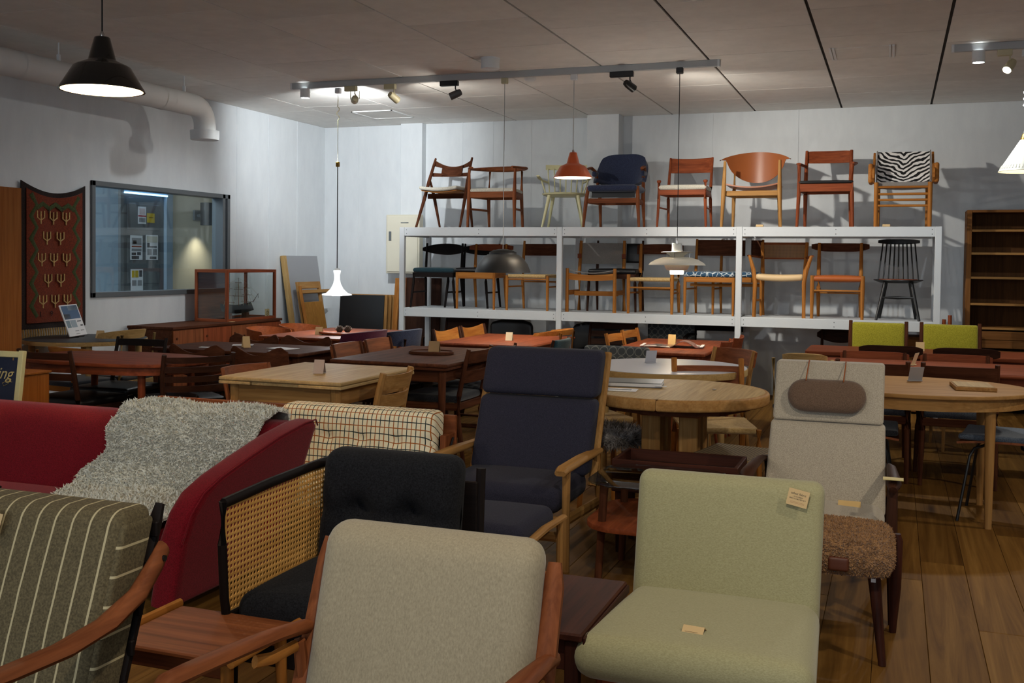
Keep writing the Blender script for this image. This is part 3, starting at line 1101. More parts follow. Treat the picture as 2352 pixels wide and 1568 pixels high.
def tentcard(name, label, loc, rz=0, w=.06, h=.075, mat=None, group=None, fold=.03, single=False):
    t = thing(name, label, 'price card', loc, rz, group)
    mat = mat or M_paper
    m = M().grid(lambda a, b_: ((a - .5) * w, -fold * (1 - b_), h * b_), 1, 1, .0012)
    m.build('front_leaf', mat, t, smooth=False)
    m = M().grid(lambda a, b_: ((a - .5) * w, fold * (1 - b_), h * b_), 1, 1, .0012) if not single else M().box(-w / 2, w / 2, -fold - .012, -fold + .012, 0, .004)
    m.build('base_strip' if single else 'back_leaf', mat, t, smooth=False)
    return t


t = tag(M().box(-.04, .04, -.03, .03, 0, .004, .001).build('price_card', M_paper, loc=(-6.19, 8.72, .772)), 'flat kraft price card lying on the sideboard before the display case', 'price card')

# things leaning in the corner
def lean(name, label, cat, x, y, tilt, axis, parts, rz=0):
    t = thing(name, label, cat, (x, y, 0), rz)
    rot = RX(tilt) if axis == 'x' else RY(tilt)
    for (nm, q, mt) in parts:
        M().box(*q, .003).xf(rot).build(nm, mt, t, smooth=False)
    return t


M_greyboard = plain('grey_laminate', (150, 152, 156), .6)
lean('board', 'tall grey laminate board with pale edge leaning in the corner', 'board', -6.42, 10.78, -9, 'y',
     [('board_core', (-.03, 0, -.33, .36, 0, 1.46), M_greyboard), ('pale_edge', (-.04, .004, -.40, -.332, 0, 1.46), birch)])
lean('table_leaf', 'brown wooden frame leaning beside the grey board', 'table leaf', -6.25, 10.55, -10.5, 'y',
     [('stile', (-.03, 0, -.16, -.115, 0, 1.16), oak), ('stile', (-.03, 0, .30, .345, 0, 1.16), oak), ('rail', (-.03, .0, -.115, .30, 1.08, 1.16), oak), ('rail', (-.03, .03, -.1, .5, 1.02, 1.06), oak)])
lean('table_leaf', 'narrow amber leaf leaning in front of the wooden frame', 'table leaf', -6.15, 10.45, -11.5, 'y',
     [('edge', (-.03, 0, -.14, -.11, 0, 1.12), oak_amber), ('face', (-.025, 0, -.105, .28, 0, .93), Wood('mdf', (150, 104, 44), (172, 122, 58), .5))])
for k, yy in enumerate((11.06, 11.12, 11.18)):
    lean('table_leaf', ('black-faced table leaf leaning on the back wall, front of its stack', 'middle leaf of the black-faced stack on the back wall', 'rear leaf of the black-faced stack on the back wall')[k], 'table leaf', -6.0 + .012 * k, yy, -5, 'x',
         [('black_face', (-.32, .28, -.012, 0, .004, .985), M_leather_blk), ('wood_edge', (-.325, .315 + .01 * k, 0, .02, 0, .99), oak)])
lean('plank', 'narrow amber plank leaning on the wall left of the white shelf', 'plank', -5.50, 10.95, -7, 'x', [('plank_core', (-.05, .01, -.02, .02, 0, 1.2), oak_amber)])
lean('table_leaf', 'dark table leaf standing behind the left shelf post', 'table leaf', -5.2, 11.10, -4, 'x', [('leaf_core', (-.24, .2, -.02, .02, 0, 1.2), walnut), ('edge', (-.27, -.245, -.02, .03, 0, 1.2), teak)])

# electric panel
ep = thing('electric_panel', 'cream metal electrical box on the wall behind the shelf end', 'electrical box', (-5.51, YB - .115, 1.245))
M().box(-.22, .22, -.10, 0.004, 0, .70, .004).build('enclosure', plain('cream_steel', (206, 202, 184), .5), ep, smooth=False)
dr = M().box(-.2, .2, -.112, -.10, .02, .68, .003).build('panel_door', plain('cream_steel_door', (214, 210, 192), .5), ep, smooth=False)
M().box(-.175, -.145, -.122, -.112, .39, .50, .002).build('latch', M_greymet, dr, smooth=False)
M().box(-.02, .08, -.116, -.112, .60, .608).build('label_plate', M_greymet, dr, smooth=False)
# ---------------------------------------------------------------- chair kit (front faces -y, origin on the floor under the seat)
def legs4(t, wf, wb, d, zf, sh, h, mat, r=.017, splay=.02, lean=.08, rake=.04, sq=False, knob=False, pinch=1.0, rt=None, backup=True):
    for s in (-1, 1):
        m = M().tube([(s * (wf / 2 + splay), -d / 2 - splay * .6, 0), (s * wf / 2, -d / 2, sh * .75), (s * wf / 2, -d / 2, zf)], [r * .72, r, r * .95], 8, sq=sq)
        if knob:
            m.lathe([(.0, zf + .02), (r * 1.3, zf + .014), (r * 1.45, zf), (r, zf - .012)], 10, (s * wf / 2, -d / 2, 0))
        m.build('leg', mat, t)
    for s in (-1, 1):
        pts = [(s * (wb / 2 + splay * .4), d / 2 + rake, 0), (s * wb / 2, d / 2, sh * .8), (s * wb / 2, d / 2 + .01, sh + .05)]
        rr = [r * .72, r * 1.05, r]
        if backup:
            pts += [(s * wb / 2 * pinch, d / 2 + lean * .55, sh + (h - sh) * .6), (s * wb / 2 * pinch, d / 2 + lean, h)]
            rr += [r * .9, (rt or r * .75)]
        M().tube(pts, rr, 8, sq=sq).build('leg', mat, t)


def rails(t, wf, wb, d, z, hh, mat, th=.018):
    M().box(-wf / 2, wf / 2, -d / 2 - th / 2, -d / 2 + th / 2, z - hh, z, .003).build('seat_rail', mat, t, smooth=False)
    M().box(-wb / 2, wb / 2, d / 2 - th / 2, d / 2 + th / 2, z - hh, z, .003).build('seat_rail', mat, t, smooth=False)
    for s in (-1, 1):
        M().bar((s * wf / 2, -d / 2, z - hh / 2), (s * wb / 2, d / 2, z - hh / 2), th, hh).build('seat_rail', mat, t, smooth=False)


def seat_pad(t, w, d, z, th, mat, wb=None, dish=.0, over=.012):
    m = M().cush(-w / 2 - over, w / 2 + over, -d / 2 - over, d / 2, z, z + th, th * .48, (0, 0, .012), 5)
    if wb:
        for i, p in enumerate(m.v):
            k = (p.y + d / 2) / d
            p.x *= 1 + (wb / w - 1) * max(0, min(1, k))
    if dish:
        for p in m.v:
            p.z -= dish * (1 - (2 * p.x / w) ** 2)
    return m.build('seat', mat, t)


def seat_cord(t, w, d, z, mat=None):
    mat = mat or M_cord
    m = M()
    n = 16
    for k in range(n):
        y = -d / 2 + d * (k + .5) / n
        m.tube([(-w / 2, y, z), (-w / 4, y, z - .006), (0, y, z - .01), (w / 4, y, z - .006), (w / 2, y, z)], d / n * .56, 6, .008)
    s = m.build('seat', mat, t)
    for y in (-d / 2, d / 2):
        M().tube([(-w / 2 + .01, y, z - .012), (w / 2 - .01, y, z - .012)], .02, 10).build('cord_roll', mat, s)
    return s


def back_bar(t, w, zt, bh, y0, mat, curve=.03, t_=.018, lean=.12, shape=None, name='backrest', over=0.0):
    sh = shape or (lambda u: (0, 0))
    return M().panel(w / 2 + over, lambda u: zt - bh + sh(u)[0], lambda u: zt + sh(u)[1], y0, curve, t_, lean, zt - bh).build(name, mat, t)


def stretch(t, wf, wb, d, zf=None, zb=None, zs=None, mat=None, r=.01, zm=None):
    if zf:
        M().rod((-wf / 2, -d / 2, zf), (wf / 2, -d / 2, zf), r).build('stretcher', mat, t)
    if zb:
        M().rod((-wb / 2, d / 2, zb), (wb / 2, d / 2, zb), r).build('stretcher', mat, t)
    if zs:
        for s in (-1, 1):
            M().rod((s * wf / 2, -d / 2, zs), (s * wb / 2, d / 2, zs), r).build('stretcher', mat, t)
    if zm:
        M().bar((-(wf + wb) / 4, 0, zm), ((wf + wb) / 4, 0, zm), .016, .03).build('stretcher', mat, t)


DEF = dict(w=.46, wb=.42, d=.42, sh=.43, h=.76, r=.016, lean=.08, rake=.05, splay=.012, wood=teak, seat='pad', smat=M_darkgrey, sth=.045,
           back='bar', bh=.14, curve=.035, bmat=None, rail=.05, zf=None, zb=None, zs=None, zm=None, over=.01, shape=None, arms=None, zfront=None,
           sq=False, knob=False, pinch=1.0, n=3, rt=None, cat='chair', btop=0.0, dish=0.0, seatwb=True)


def chair(name, label, x, y, z=0, rz=0, group=None, **kw):
    q = dict(DEF)
    q.update(kw)
    g = type('q', (), q)
    t = thing(name, label, g.cat, (x, y, z), rz, group)
    bm_ = g.bmat or g.wood
    armz = g.arms[1] if g.arms else None
    legs4(t, g.w, g.wb, g.d, g.zfront or (armz if g.arms else g.sh - .005), g.sh, g.h, g.wood, g.r, g.splay, g.lean, g.rake, g.sq, g.knob, g.pinch, g.rt)
    if g.rail:
        rails(t, g.w, g.wb, g.d, g.sh - .004, g.rail, g.wood)
    if g.seat == 'pad':
        seat_pad(t, g.w, g.d, g.sh, g.sth, g.smat, g.wb if g.seatwb else None, g.dish)
    elif g.seat == 'cord':
        seat_cord(t, g.w - .02, g.d, g.sh)
    elif g.seat == 'wood':
        M().panel(g.w / 2 + .01, -g.d / 2 - .01, g.d / 2, 0, 0, .016).xf(Matrix(((1, 0, 0, 0), (0, 0, 1, 0), (0, 1, 0, g.sh + .012), (0, 0, 0, 1)))).build('seat', bm_, t)
    stretch(t, g.w, g.wb, g.d, g.zf, g.zb, g.zs, g.wood, .009, g.zm)
    yb = g.d / 2 + g.lean * ((g.h - g.bh - g.sh) / max(.01, g.h - g.sh)) - .004
    sl = g.lean / max(.05, g.h - g.sh)
    wbk = g.wb * g.pinch
    if g.back == 'bar':
        back_bar(t, wbk, g.h - g.btop, g.bh, yb, bm_, g.curve, .018, sl, g.shape, over=g.over)
    elif g.back == 'ladder':
        for k in range(g.n):
            zt = g.h - .015 - k * (g.bh + (g.h - g.sh - .16 - g.bh) / max(1, g.n - 1) - g.bh * .0) * (1 if g.n > 1 else 0)
            zt = g.h - .015 - k * ((g.h - g.sh - .1) / g.n)
            back_bar(t, wbk, zt, g.bh, g.d / 2 + g.lean * ((zt - g.bh - g.sh) / (g.h - g.sh)) - .004, bm_, g.curve, .014, sl, None, 'back_slat', g.over)
    elif g.back == 'uphol':
        m = M().cush(-wbk / 2 + .012, wbk / 2 - .012, -.022, .022, g.h - g.bh, g.h - g.btop, .02, (0, .012, 0), 6)
        for p in m.v:
            p.y += g.d / 2 + g.lean * (p.z - g.sh) / (g.h - g.sh) + g.curve * (1 - (2 * p.x / wbk) ** 2)
        m.build('backrest', bm_, t)
    if g.arms:
        kind, az = g.arms[0], g.arms[1]
        for s in (-1, 1):
            yb2 = g.d / 2 + g.lean * (az - g.sh) / (g.h - g.sh)
            pts = [(s * wbk / 2, yb2 + .02, az + .02), (s * (g.w / 2 + .02), yb2 * .4, az + .03), (s * (g.w / 2 + .01), -g.d * .3, az + .012), (s * (g.w / 2), -g.d / 2 - .03, az + .004)]
            M().tube(pts, [.014, .02, .026, .018], 8, [.014, .012, .011, .01], sq=True).build('armrest', g.wood, t)
    return t


# ---------------------------------------------------------------- white timber rack
SX = [-5.085, -3.273, -1.434, .368]
SY0, SY1 = 10.30, 11.02
ZT, ZL = 1.765, .885
rk = thing('display_rack', 'long white painted timber rack of three bays along the back wall', 'shelf', (0, 0, 0))
for i, x in enumerate(SX):
    for y in (SY0, SY1):
        M().box(x - .029, x + .029, y - (0 if y == SY0 else .045), y + (.045 if y == SY0 else 0), 0, ZT, .003).build('post', M_whitepaint, rk, smooth=False)
    M().box(x - .02, x + .02, SY0 + .045, SY1 - .045, ZL - .09, ZL - .02, .003).build('cross_rail', M_whitepaint, rk, smooth=False)
    M().box(x - .02, x + .02, SY0 + .045, SY1 - .045, ZT - .10, ZT - .02, .003).build('cross_rail', M_whitepaint, rk, smooth=False)
for i in range(3):
    a, c = SX[i] + .029, SX[i + 1] - .029
    for z in (ZT, ZL):
        for y in (SY0 + .004, SY1 - .024):
            bmn = M().box(a, c, y, y + .022, z - .095, z - .001, .003).build('front_beam' if y < 10.5 else 'rear_beam', M_whitepaint, rk, smooth=False)
            if y < 10.5:
                for px in (a + .025, (a + c) / 2, c - .025):
                    for pz in (z - .028, z - .07):
                        M().lathe([(.0, 0), (.005, 0)], 8, cap=False).xf(TR(px, y - .0012, pz) @ RX(90)).build('screw_head', M_greymet, bmn)
        for k in range(4):
            y0 = SY0 + .03 + k * .167
            M().box(a, c, y0, y0 + .163, z - .018, z, .002).build('deck_board', M_whitepaint, rk, smooth=False)

# ---------------------------------------------------------------- chairs on the top of the rack
YC = 10.64
GT = 'chairs on top of the white rack'
# 1 sculpted horn-back chair with splayed legs
t = thing('dining_chair', 'dark teak chair with horned cutout backrest, leftmost on top of the rack', 'chair', (-4.70, YC, ZT), 0, GT)
for s in (-1, 1):
    M().tube([(s * .262, -.24, 0), (s * .245, -.06, .33), (s * .235, .03, .52), (s * .225, .14, .72), (s * .224, .185, .795)], [.013, .02, .02, .016, .012], 8).build('leg', teak_dark, t)
    M().tube([(s * .20, .27, 0), (s * .215, .13, .36), (s * .228, .05, .53)], [.012, .02, .012], 8).build('leg', teak_dark, t)
M().panel(.235, .33, .385, .0, .0, .022).build('cross_rail', teak_dark, t)
bk = M().panel(.228, lambda u: .708 - .035 * (1 - u * u), lambda u: .775 - .075 * (1 - u * u), .14, .05, .018, .3, .68, nx=18).build('backrest', teak_dark, t)
M().panel(.228, .585, lambda u: .618 + .01 * abs(u), .105, .05, .018, .3, .585, nx=18).build('lower_rail', teak_dark, bk)
M().panel(.125, .60, lambda u: .70 + .012 * u * u, .118, .045, .018, .3, .60).build('center_panel', teak_dark, bk)
m = M().cush(-.225, .225, -.26, .12, .40, .435, .016, (0, 0, .006), 6)
for p in m.v:
    p.z += .022 * (p.x / .235) ** 2
m.build('seat', M_offw, t)
M().grid(lambda a, b_: ((a - .5) * .42, -.22 + .36 * b_, .395 + .02 * (2 * a - 1) ** 2), 8, 4, .012).build('seat_shell', oak_amber, t)

# 2 round-back armchair
t = thing('armchair', 'teak armchair with one continuous round rail, second on top of the rack', 'chair', (-4.085, YC, ZT), 0, GT)
for s in (-1, 1):
    M().tube([(s * .27, -.22, 0), (s * .262, -.21, .35), (s * .265, -.20, .63)], [.014, .022, .013], 10).build('leg', teak, t)
    M().tube([(s * .20, .24, 0), (s * .195, .2, .35), (s * .19, .225, .635)], [.014, .021, .013], 10).build('leg', teak, t)
arc = [(.305 * math.cos(R(a)), -.03 + .29 * math.sin(R(a)), .645 + .02 * max(0, math.sin(R(a)))) for a in range(-40, 221, 13)]
n = len(arc)
M().tube(arc, [.022 + .010 * math.sin(PI * k / (n - 1)) for k in range(n)], 10, [.012 + .02 * max(0, math.sin(PI * k / (n - 1))) ** 3 for k in range(n)]).build('round_rail', teak, t)
rails(t, .53, .4, .42, .385, .065, teak)
seat_pad(t, .5, .41, .375, .045, M_offw, .4)
M().rod((-.26, -.2, .2), (-.2, .2, .2), .012).build('stretcher', teak, t)
M().rod((.26, -.2, .2), (.2, .2, .2), .012).build('stretcher', teak, t)

# 3 pale green-white spindle armchair
M_pale = plain('pale_cream_lacquer', (206, 202, 158), .4)
t = thing('spindle_armchair', 'cream lacquered spindle-back armchair behind the orange pendant', 'chair', (-3.33, YC + .0, ZT), 14, GT)
for s in (-1, 1):
    M().rod((s * .22, -.22, 0), (s * .15, -.14, .34), .012, .021, 10).build('leg', M_pale, t)
    M().rod((s * .19, .24, 0), (s * .13, .13, .34), .012, .021, 10).build('leg', M_pale, t)
m = M().lathe([(.0, .335), (.2, .335), (.235, .352), (.24, .365), (.2, .372), (0, .366)], 30)
for p in m.v:
    p.y *= .92
m.build('seat', M_pale, t)
for k in range(7):
    u = (k - 3) / 3
    M().rod((.17 * u, .185 - .04 * u * u, .365), (.2 * u, .30 - .03 * u * u, .655), .007).build('spindle', M_pale, t)
M().panel(.225, .645, .70, .275, .03, .018, .25).build('crest_rail', M_pale, t)
for s in (-1, 1):
    M().tube([(s * .19, .24, .50), (s * .24, .1, .51), (s * .265, -.06, .525), (s * .275, -.15, .545)], [.01, .013, .02, .016], 8, [.01, .01, .009, .008], sq=True).build('armrest', M_pale, t)
    M().rod((s * .2, .0, .365), (s * .25, .02, .51), .008).build('arm_post', M_pale, t)

# 4 blue upholstered armchair
t = thing('armchair', 'blue upholstered shell-back armchair with teak legs on top of the rack', 'chair', (-2.755, YC, ZT), 0, GT)
for s in (-1, 1):
    M().tube([(s * .295, -.23, 0), (s * .275, -.21, .26), (s * .262, -.17, .42)], [.013, .021, .017], 8).build('leg', teak, t)
    M().tube([(s * .24, .25, 0), (s * .235, .2, .3), (s * .255, .12, .55), (s * .26, .02, .62)], [.013, .021, .017, .014], 8).build('leg', teak, t)
    M().tube([(s * .265, .14, .6), (s * .285, .0, .635), (s * .295, -.13, .61)], [.014, .024, .018], 8, [.012, .012, .01], sq=True).build('armrest', teak, t)
rails(t, .53, .46, .40, .30, .05, teak)
seat_pad(t, .5, .44, .375, .06, M_blue, None, -.0)
M().panel(.23, .31, .38, -.16, 0, .02).build('seat_underside', M_leather_blk, t)
m = M().grid(lambda a, b_: ((2 * a - 1) * (.25 + .02 * b_) * (1 - .14 * b_ ** 4), .18 + .10 * b_ + .06 * (1 - (2 * a - 1) ** 2) - .10 * (abs(2 * a - 1) ** 3) * (1 - b_), .455 + .35 * b_ * (1 - .13 * abs(2 * a - 1) ** 4) + .05 * (abs(2 * a - 1) ** 2) * (1 - b_)), 16, 8, .045)
m.build('backrest', M_blue, t)
for s in (-1, 1):
    M().cush(-.02, .02, -.1, .08, -.03, .03, .018, (0, 0, 0), 3).xf(TR(s * .262, .12, .575)).build('arm_pad', M_blue, t)

# 5 teak side chair with knobbed front posts
chair('dining_chair', 'teak side chair with knobbed front posts, behind the long black cord', -2.03, YC, ZT, 0, GT, w=.47, wb=.44, d=.40, sh=.38, h=.745, wood=teak_red,
      smat=M_offw, bh=.16, curve=.04, zfront=.46, knob=True, zs=.2, lean=.10, over=.0, shape=lambda u: (.0, -.006 * (1 - u * u)), rail=.05)
# 6 leather oval back
t = thing('armchair', 'oak armchair with wide oval tan leather back on top of the rack', 'chair', (-1.34, YC, ZT), 0, GT)
for s in (-1, 1):
    M().tube([(s * .285, -.23, 0), (s * .27, -.22, .36), (s * .265, -.19, .655)], [.014, .023, .014], 10).build('leg', oak, t)
    M().tube([(s * .235, .2, 0), (s * .225, .17, .36), (s * .22, .18, .6)], [.014, .021, .014], 10).build('leg', oak, t)
M().panel(.35, lambda u: .70 - .235 * max(0, 1 - (u / .82) ** 2) ** .5 - .0 + (.0 if abs(u) < .8 else -.012), lambda u: .665 + .105 * max(0, 1 - u * u) ** .75 + .012, .0, .23, .02, .1, .6, nx=26, nz=6).build('backrest', M_leather_tan, t)
rails(t, .53, .44, .38, .36, .05, oak)
m = M().grid(lambda a, b_: ((2 * a - 1) * .255, -.215 + .39 * b_, .40 + .035 * (2 * a - 1) ** 2 - .01 * b_), 12, 6, .014)
m.build('seat', M_leather_tan, t)
# 7 teak armchair
chair('armchair', 'dark red teak armchair with broad top rail on top of the rack', -.645, YC, ZT, 0, GT, w=.49, wb=.43, d=.42, sh=.42, h=.785, wood=teak_red, smat=M_leather_blk, sth=.025,
      bh=.125, curve=.035, rail=.075, zfront=.61, arms=('a', .605), zs=None, r=.02, lean=.1, over=.012, shape=lambda u: (.0, -.012 * u ** 8))
# 8 zebra chair
mz, nt, b = newmat('zebra_print')
v = coords(nt, (1, 1, 1), False)
sx = xyz(nt)
nz_ = noise(nt, v, 7, 2)
ax = mathn(nt, 'ABSOLUTE', sx[0])
ph = mathn(nt, 'ADD', mathn(nt, 'MULTIPLY', sx[2], 150), mathn(nt, 'ADD', mathn(nt, 'MULTIPLY', ax, -75), mathn(nt, 'MULTIPLY', nz_.outputs[0], 16)))
sn = mathn(nt, 'GREATER_THAN', mathn(nt, 'SINE', ph), -.05)
nt.links.new(mixc(nt, sn, lin((14, 14, 16)), lin((226, 224, 222))), b.inputs['Base Color'])
b.inputs['Roughness'].default_value = .9
t = thing('armchair', 'oak chair with zebra print back, rightmost on top of the rack', 'chair', (.055, YC, ZT), 0, GT)
for s in (-1, 1):
    M().rod((s * .237, -.2, 0), (s * .237, -.2, .42), .019, .021, 10).build('leg', oak_amber, t)
    M().rod((s * .225, .2, 0), (s * .225, .2, .4), .018, .02, 10).build('leg', oak_amber, t)
    M().prism([(-.25, .46), (-.24, .54), (-.14, .60), (.04, .60), (.2, .74), (.24, .745), (.22, .66), (.12, .5), (.0, .42), (-.2, .42)], 'x', s * .265 - .011, s * .265 + .011, .004).build('side_frame', oak_amber, t, smooth=False)
    M().cush(s * .29 - .022, s * .29 + .022, -.22, .06, .415, .60, .02, (0, 0, 0), 3).build('armrest', oak_amber, t)
    for z in (.17, .22):
        M().rod((s * .236, -.2, z), (s * .226, .2, z), .011).build('stretcher', oak_amber, t)
for z in (.20, .255, .31, .375):
    M().rod((-.235, -.2, z), (.235, -.2, z), .012).build('stretcher', oak_amber, t)
M().panel(.232, .425, .73, -.12, .02, .014, .55, .425, nx=10, nz=8).build('zebra_back', mz, t)
for s in (-1, 1):
    M().bar((s * .238, -.125, .425), (s * .238, .045, .735), .012, .03, (0, 1, 0)).build('canvas_edge', M_canvas, t, smooth=False)
M().grid(lambda a, b_: ((a - .5) * .45, -.17 + .35 * b_, .40 - .02 * math.sin(PI * a)), 6, 4, .01).build('seat', M_canvas, t)
M().panel(.225, .36, .425, -.175, 0, .006).build('front_flap', M_canvas, t)

# ---------------------------------------------------------------- chairs on the lower deck
GL = 'chairs on the lower deck of the rack'


def curveback(u):
    return (.03 * abs(u) ** 2 - .05 * abs(u) ** 3, -.035 * abs(u) ** 2.5)


kx = dict(w=.45, wb=.42, d=.40, sh=.39, h=.715, wood=blackw, smat=M_teal, bh=.13, curve=.1, over=.05, shape=lambda u: (.045 * abs(u) ** 2, -.05 * abs(u) ** 2.2), splay=.03, lean=.05, rake=.06, zs=.17)
chair('dining_chair', 'black stained chair with curved back and teal seat at the left of the lower deck', -4.78, YC - .03, ZL, 8, GL, **kx)
chair('dining_chair', 'second black stained chair half hidden behind the amber chairs on the lower deck', -4.42, YC + .13, ZL, 0, GL, **dict(kx, smat=M_leather_blk))
chair('dining_chair', 'amber oak chair with curved teak back left of the black dome lamp', -4.24, YC - .05, ZL, 0, GL, w=.43, wb=.36, d=.42, sh=.40, h=.71, wood=oak_amber, bmat=teak_red, smat=M_leather_blk, sth=.03,
      bh=.075, curve=.05, over=.08, shape=lambda u: (.012 * u * u, -.02 * u * u), rail=.06, r=.018, splay=0, zf=.335, lean=.04)
chair('dining_chair', 'amber oak chair with teak slab back right of the black dome lamp', -3.65, YC - .05, ZL, 0, GL, w=.455, wb=.40, d=.42, sh=.375, h=.745, wood=oak_amber, bmat=teak_dark, seat='cord',
      bh=.13, curve=.035, btop=.03, over=0, rail=.0, zf=.33, zb=.3, zs=.25, r=.018, splay=0, lean=.05)
# canvas back chair
t = thing('armchair', 'oak chair with grey canvas sling back in the middle bay', 'chair', (-2.955, YC - .04, ZL), 0, GL)
for s in (-1, 1):
    M().rod((s * .255, -.21, 0), (s * .255, -.21, .455), .02, .018, 10).build('leg', oak_amber, t)
    M().tube([(s * .25, .22, 0), (s * .245, .2, .4), (s * .24, .24, .75)], [.02, .02, .016], 10).build('leg', oak_amber, t)
    M().bar((s * .25, -.2, .2), (s * .248, .2, .2), .016, .05).build('stretcher', oak_amber, t)
M().panel(.24, lambda u: .325 + .012 * u * u, lambda u: .385 + .02 * u * u, -.21, 0, .02).build('seat_rail', oak_amber, t)
M().box(-.24, .24, -.01, .01, .165, .215, .003).build('cross_stretcher', oak_amber, t, smooth=False)
M().grid(lambda a, b_: ((a - .5) * .48, -.2 + .4 * b_, .44 - .03 * math.sin(PI * a) - .02 * b_), 10, 5, .008).build('seat', M_canvas, t)
M().panel(.262, .50, .725, .22, .02, .012, .1, .5).build('sling_back', M_canvas, t)
for s in (-1, 1):
    M().box(s * .245 - .02, s * .245 + .02, .19, .205, .56, .61, .002).build('strap', teak_red, t, smooth=False)
chair('dining_chair', 'dark chair with black leather back strap behind the canvas chair', -2.80, YC + .17, ZL, 0, GL, w=.5, wb=.5, d=.32, sh=.40, h=.755, wood=walnut, back='uphol', bmat=M_leather_blk, bh=.24, btop=.03, smat=M_leather_blk, zs=.2, lean=.03, curve=0)
chair('dining_chair', 'oak chair with woven cord seat left of the layered white lamp', -2.33, YC - .04, ZL, 0, GL, w=.45, wb=.41, d=.42, sh=.36, h=.72, wood=oak_amber, bmat=teak_dark, seat='cord', bh=.11,
      curve=.06, over=.04, shape=lambda u: (.0, -.015 * u * u), zf=.265, zb=.24, zs=.21, rail=0, r=.02, splay=0, lean=.04, zfront=.4)
mbp, nt, b = newmat('blue_leaf_print')
v = coords(nt, (1, 1, 1), False)
vo = nt.nodes.new('ShaderNodeTexVoronoi')
vo.feature = 'DISTANCE_TO_EDGE'
vo.inputs['Scale'].default_value = 22
nt.links.new(v.outputs[0], vo.inputs['Vector'])
r1 = ramp(nt, vo.outputs[0], [(.03, lin((200, 208, 210))), (.09, lin((42, 76, 104)))])
nt.links.new(r1.outputs[0], b.inputs['Base Color'])
b.inputs['Roughness'].default_value = .9
kb = dict(w=.48, wb=.42, d=.42, sh=.385, h=.77, wood=oak_amber, bmat=teak_dark, smat=mbp, bh=.165, btop=.005, curve=.03, over=.012, zm=.3, zs=.26, splay=.0, lean=.06, rail=.05)
chair('dining_chair', 'oak and teak chair with blue patterned seat right of the layered lamp', -1.735, YC - .04, ZL, 0, GL, **kb)
chair('dining_chair', 'second blue-seated chair peeping out behind the right middle post', -1.50, YC + .18, ZL, 0, GL, **dict(kb, d=.3))
# cane back armchair
mcn, nt, b = newmat('cane_weave')
sx = xyz(nt)
a1 = stripe(nt, sx[0], .012, .006)
a2 = stripe(nt, sx[2], .012, .006)
nt.links.new(mixc(nt, mathn(nt, 'MAXIMUM', a1, a2), lin((70, 48, 26)), lin((142, 104, 60))), b.inputs['Base Color'])
t = thing('armchair', 'oak armchair with cane back and cream leather seat in the right bay', 'chair', (-1.055, YC - .04, ZL), 0, GL)
for s in (-1, 1):
    M().tube([(s * .235, -.21, 0), (s * .232, -.2, .34), (s * .25, -.19, .46), (s * .295, -.16, .60)], [.017, .02, .02, .014], 8, sq=True).build('leg', oak_amber, t)
    M().tube([(s * .2, .22, 0), (s * .205, .2, .4), (s * .22, .25, .74)], [.016, .019, .015], 8, sq=True).build('leg', oak_amber, t)
    M().tube([(s * .30, -.17, .60), (s * .27, .05, .595), (s * .22, .23, .585)], [.018, .02, .016], 8, .01, sq=True).build('armrest', teak, t)
M().panel(.225, .57, .585, .235, .03, .016, .1).build('back_rail', teak, t)
M().panel(.225, .715, .74, .25, .03, .016, .1).build('back_rail', teak, t)
M().panel(.21, .585, .715, .235, .03, .006, .1).build('cane_back', mcn, t)
m = M().cush(-.225, .225, -.23, .2, .365, .425, .028, (0, 0, .005), 6)
for p in m.v:
    p.z -= .012 * (1 - (p.x / .225) ** 2)
m.build('seat', M_leather_cream, t)
stretch(t, .46, .4, .42, zs=.16, mat=oak_amber)
ko = dict(w=.46, wb=.40, d=.42, sh=.36, h=.735, wood=oak_amber, bmat=teak_dark, smat=M_leather_or, sth=.05, bh=.085, curve=.06, over=.075, shape=lambda u: (.03 * u ** 4, -.012 * u ** 6), rail=0, zf=.27, zb=.24, zs=.25, r=.02, splay=0, lean=.04, zfront=.415)
chair('dining_chair', 'oak chair with horn-shaped teak back and orange leather seat in the right bay', -.515, YC - .05, ZL, 0, GL, **ko)
# black spindle chair
t = thing('spindle_chair', 'black spindle-back chair with red-brown seat at the right of the lower deck', 'chair', (.03, YC - .05, ZL), 0, GL)
for s in (-1, 1):
    M().rod((s * .19, -.2, 0), (s * .115, -.1, .36), .012, .02, 10).build('leg', M_blackmetal, t)
    M().rod((s * .165, .2, 0), (s * .11, .1, .36), .012, .02, 10).build('leg', M_blackmetal, t)
M().tube([(-.14, -.15, .215), (0, -.15, .215), (.14, -.15, .215)], [.008, .016, .008], 8).build('stretcher', M_blackmetal, t)
m = M().lathe([(.0, .352), (.16, .352), (.225, .378), (.222, .385), (.0, .375)], 30)
for p in m.v:
    p.y *= .9
m.build('seat', M_blackmetal, t)
m = M().lathe([(.0, .389), (.17, .389), (.18, .383)], 30, cap=False)
for p in m.v:
    p.y *= .9
m.build('seat_inlay', teak_red, t)
for k in range(9):
    u = (k - 4) / 4
    M().rod((.18 * u, .14 - .13 * u * u, .38), (.145 * u, .2 - .05 * u * u, .735), .0068).build('spindle', M_blackmetal, t)
M().panel(.19, lambda u: .725 + .01 * u * u, lambda u: .775 - .012 * u ** 4, .165, .04, .02, .1).build('crest_rail', M_blackmetal, t)

for (lb, x) in (('small cream price card on the rack top under the oval-backed chair', -1.245), ('small cream price card on the rack top under the zebra chair', -.085)):
    o = M().box(-.035, .035, -.02, .02, 0, .022, .003).build('price_card', M_paper, smooth=False, loc=(x, 10.345, ZT))
    tag(o, lb, 'price card')
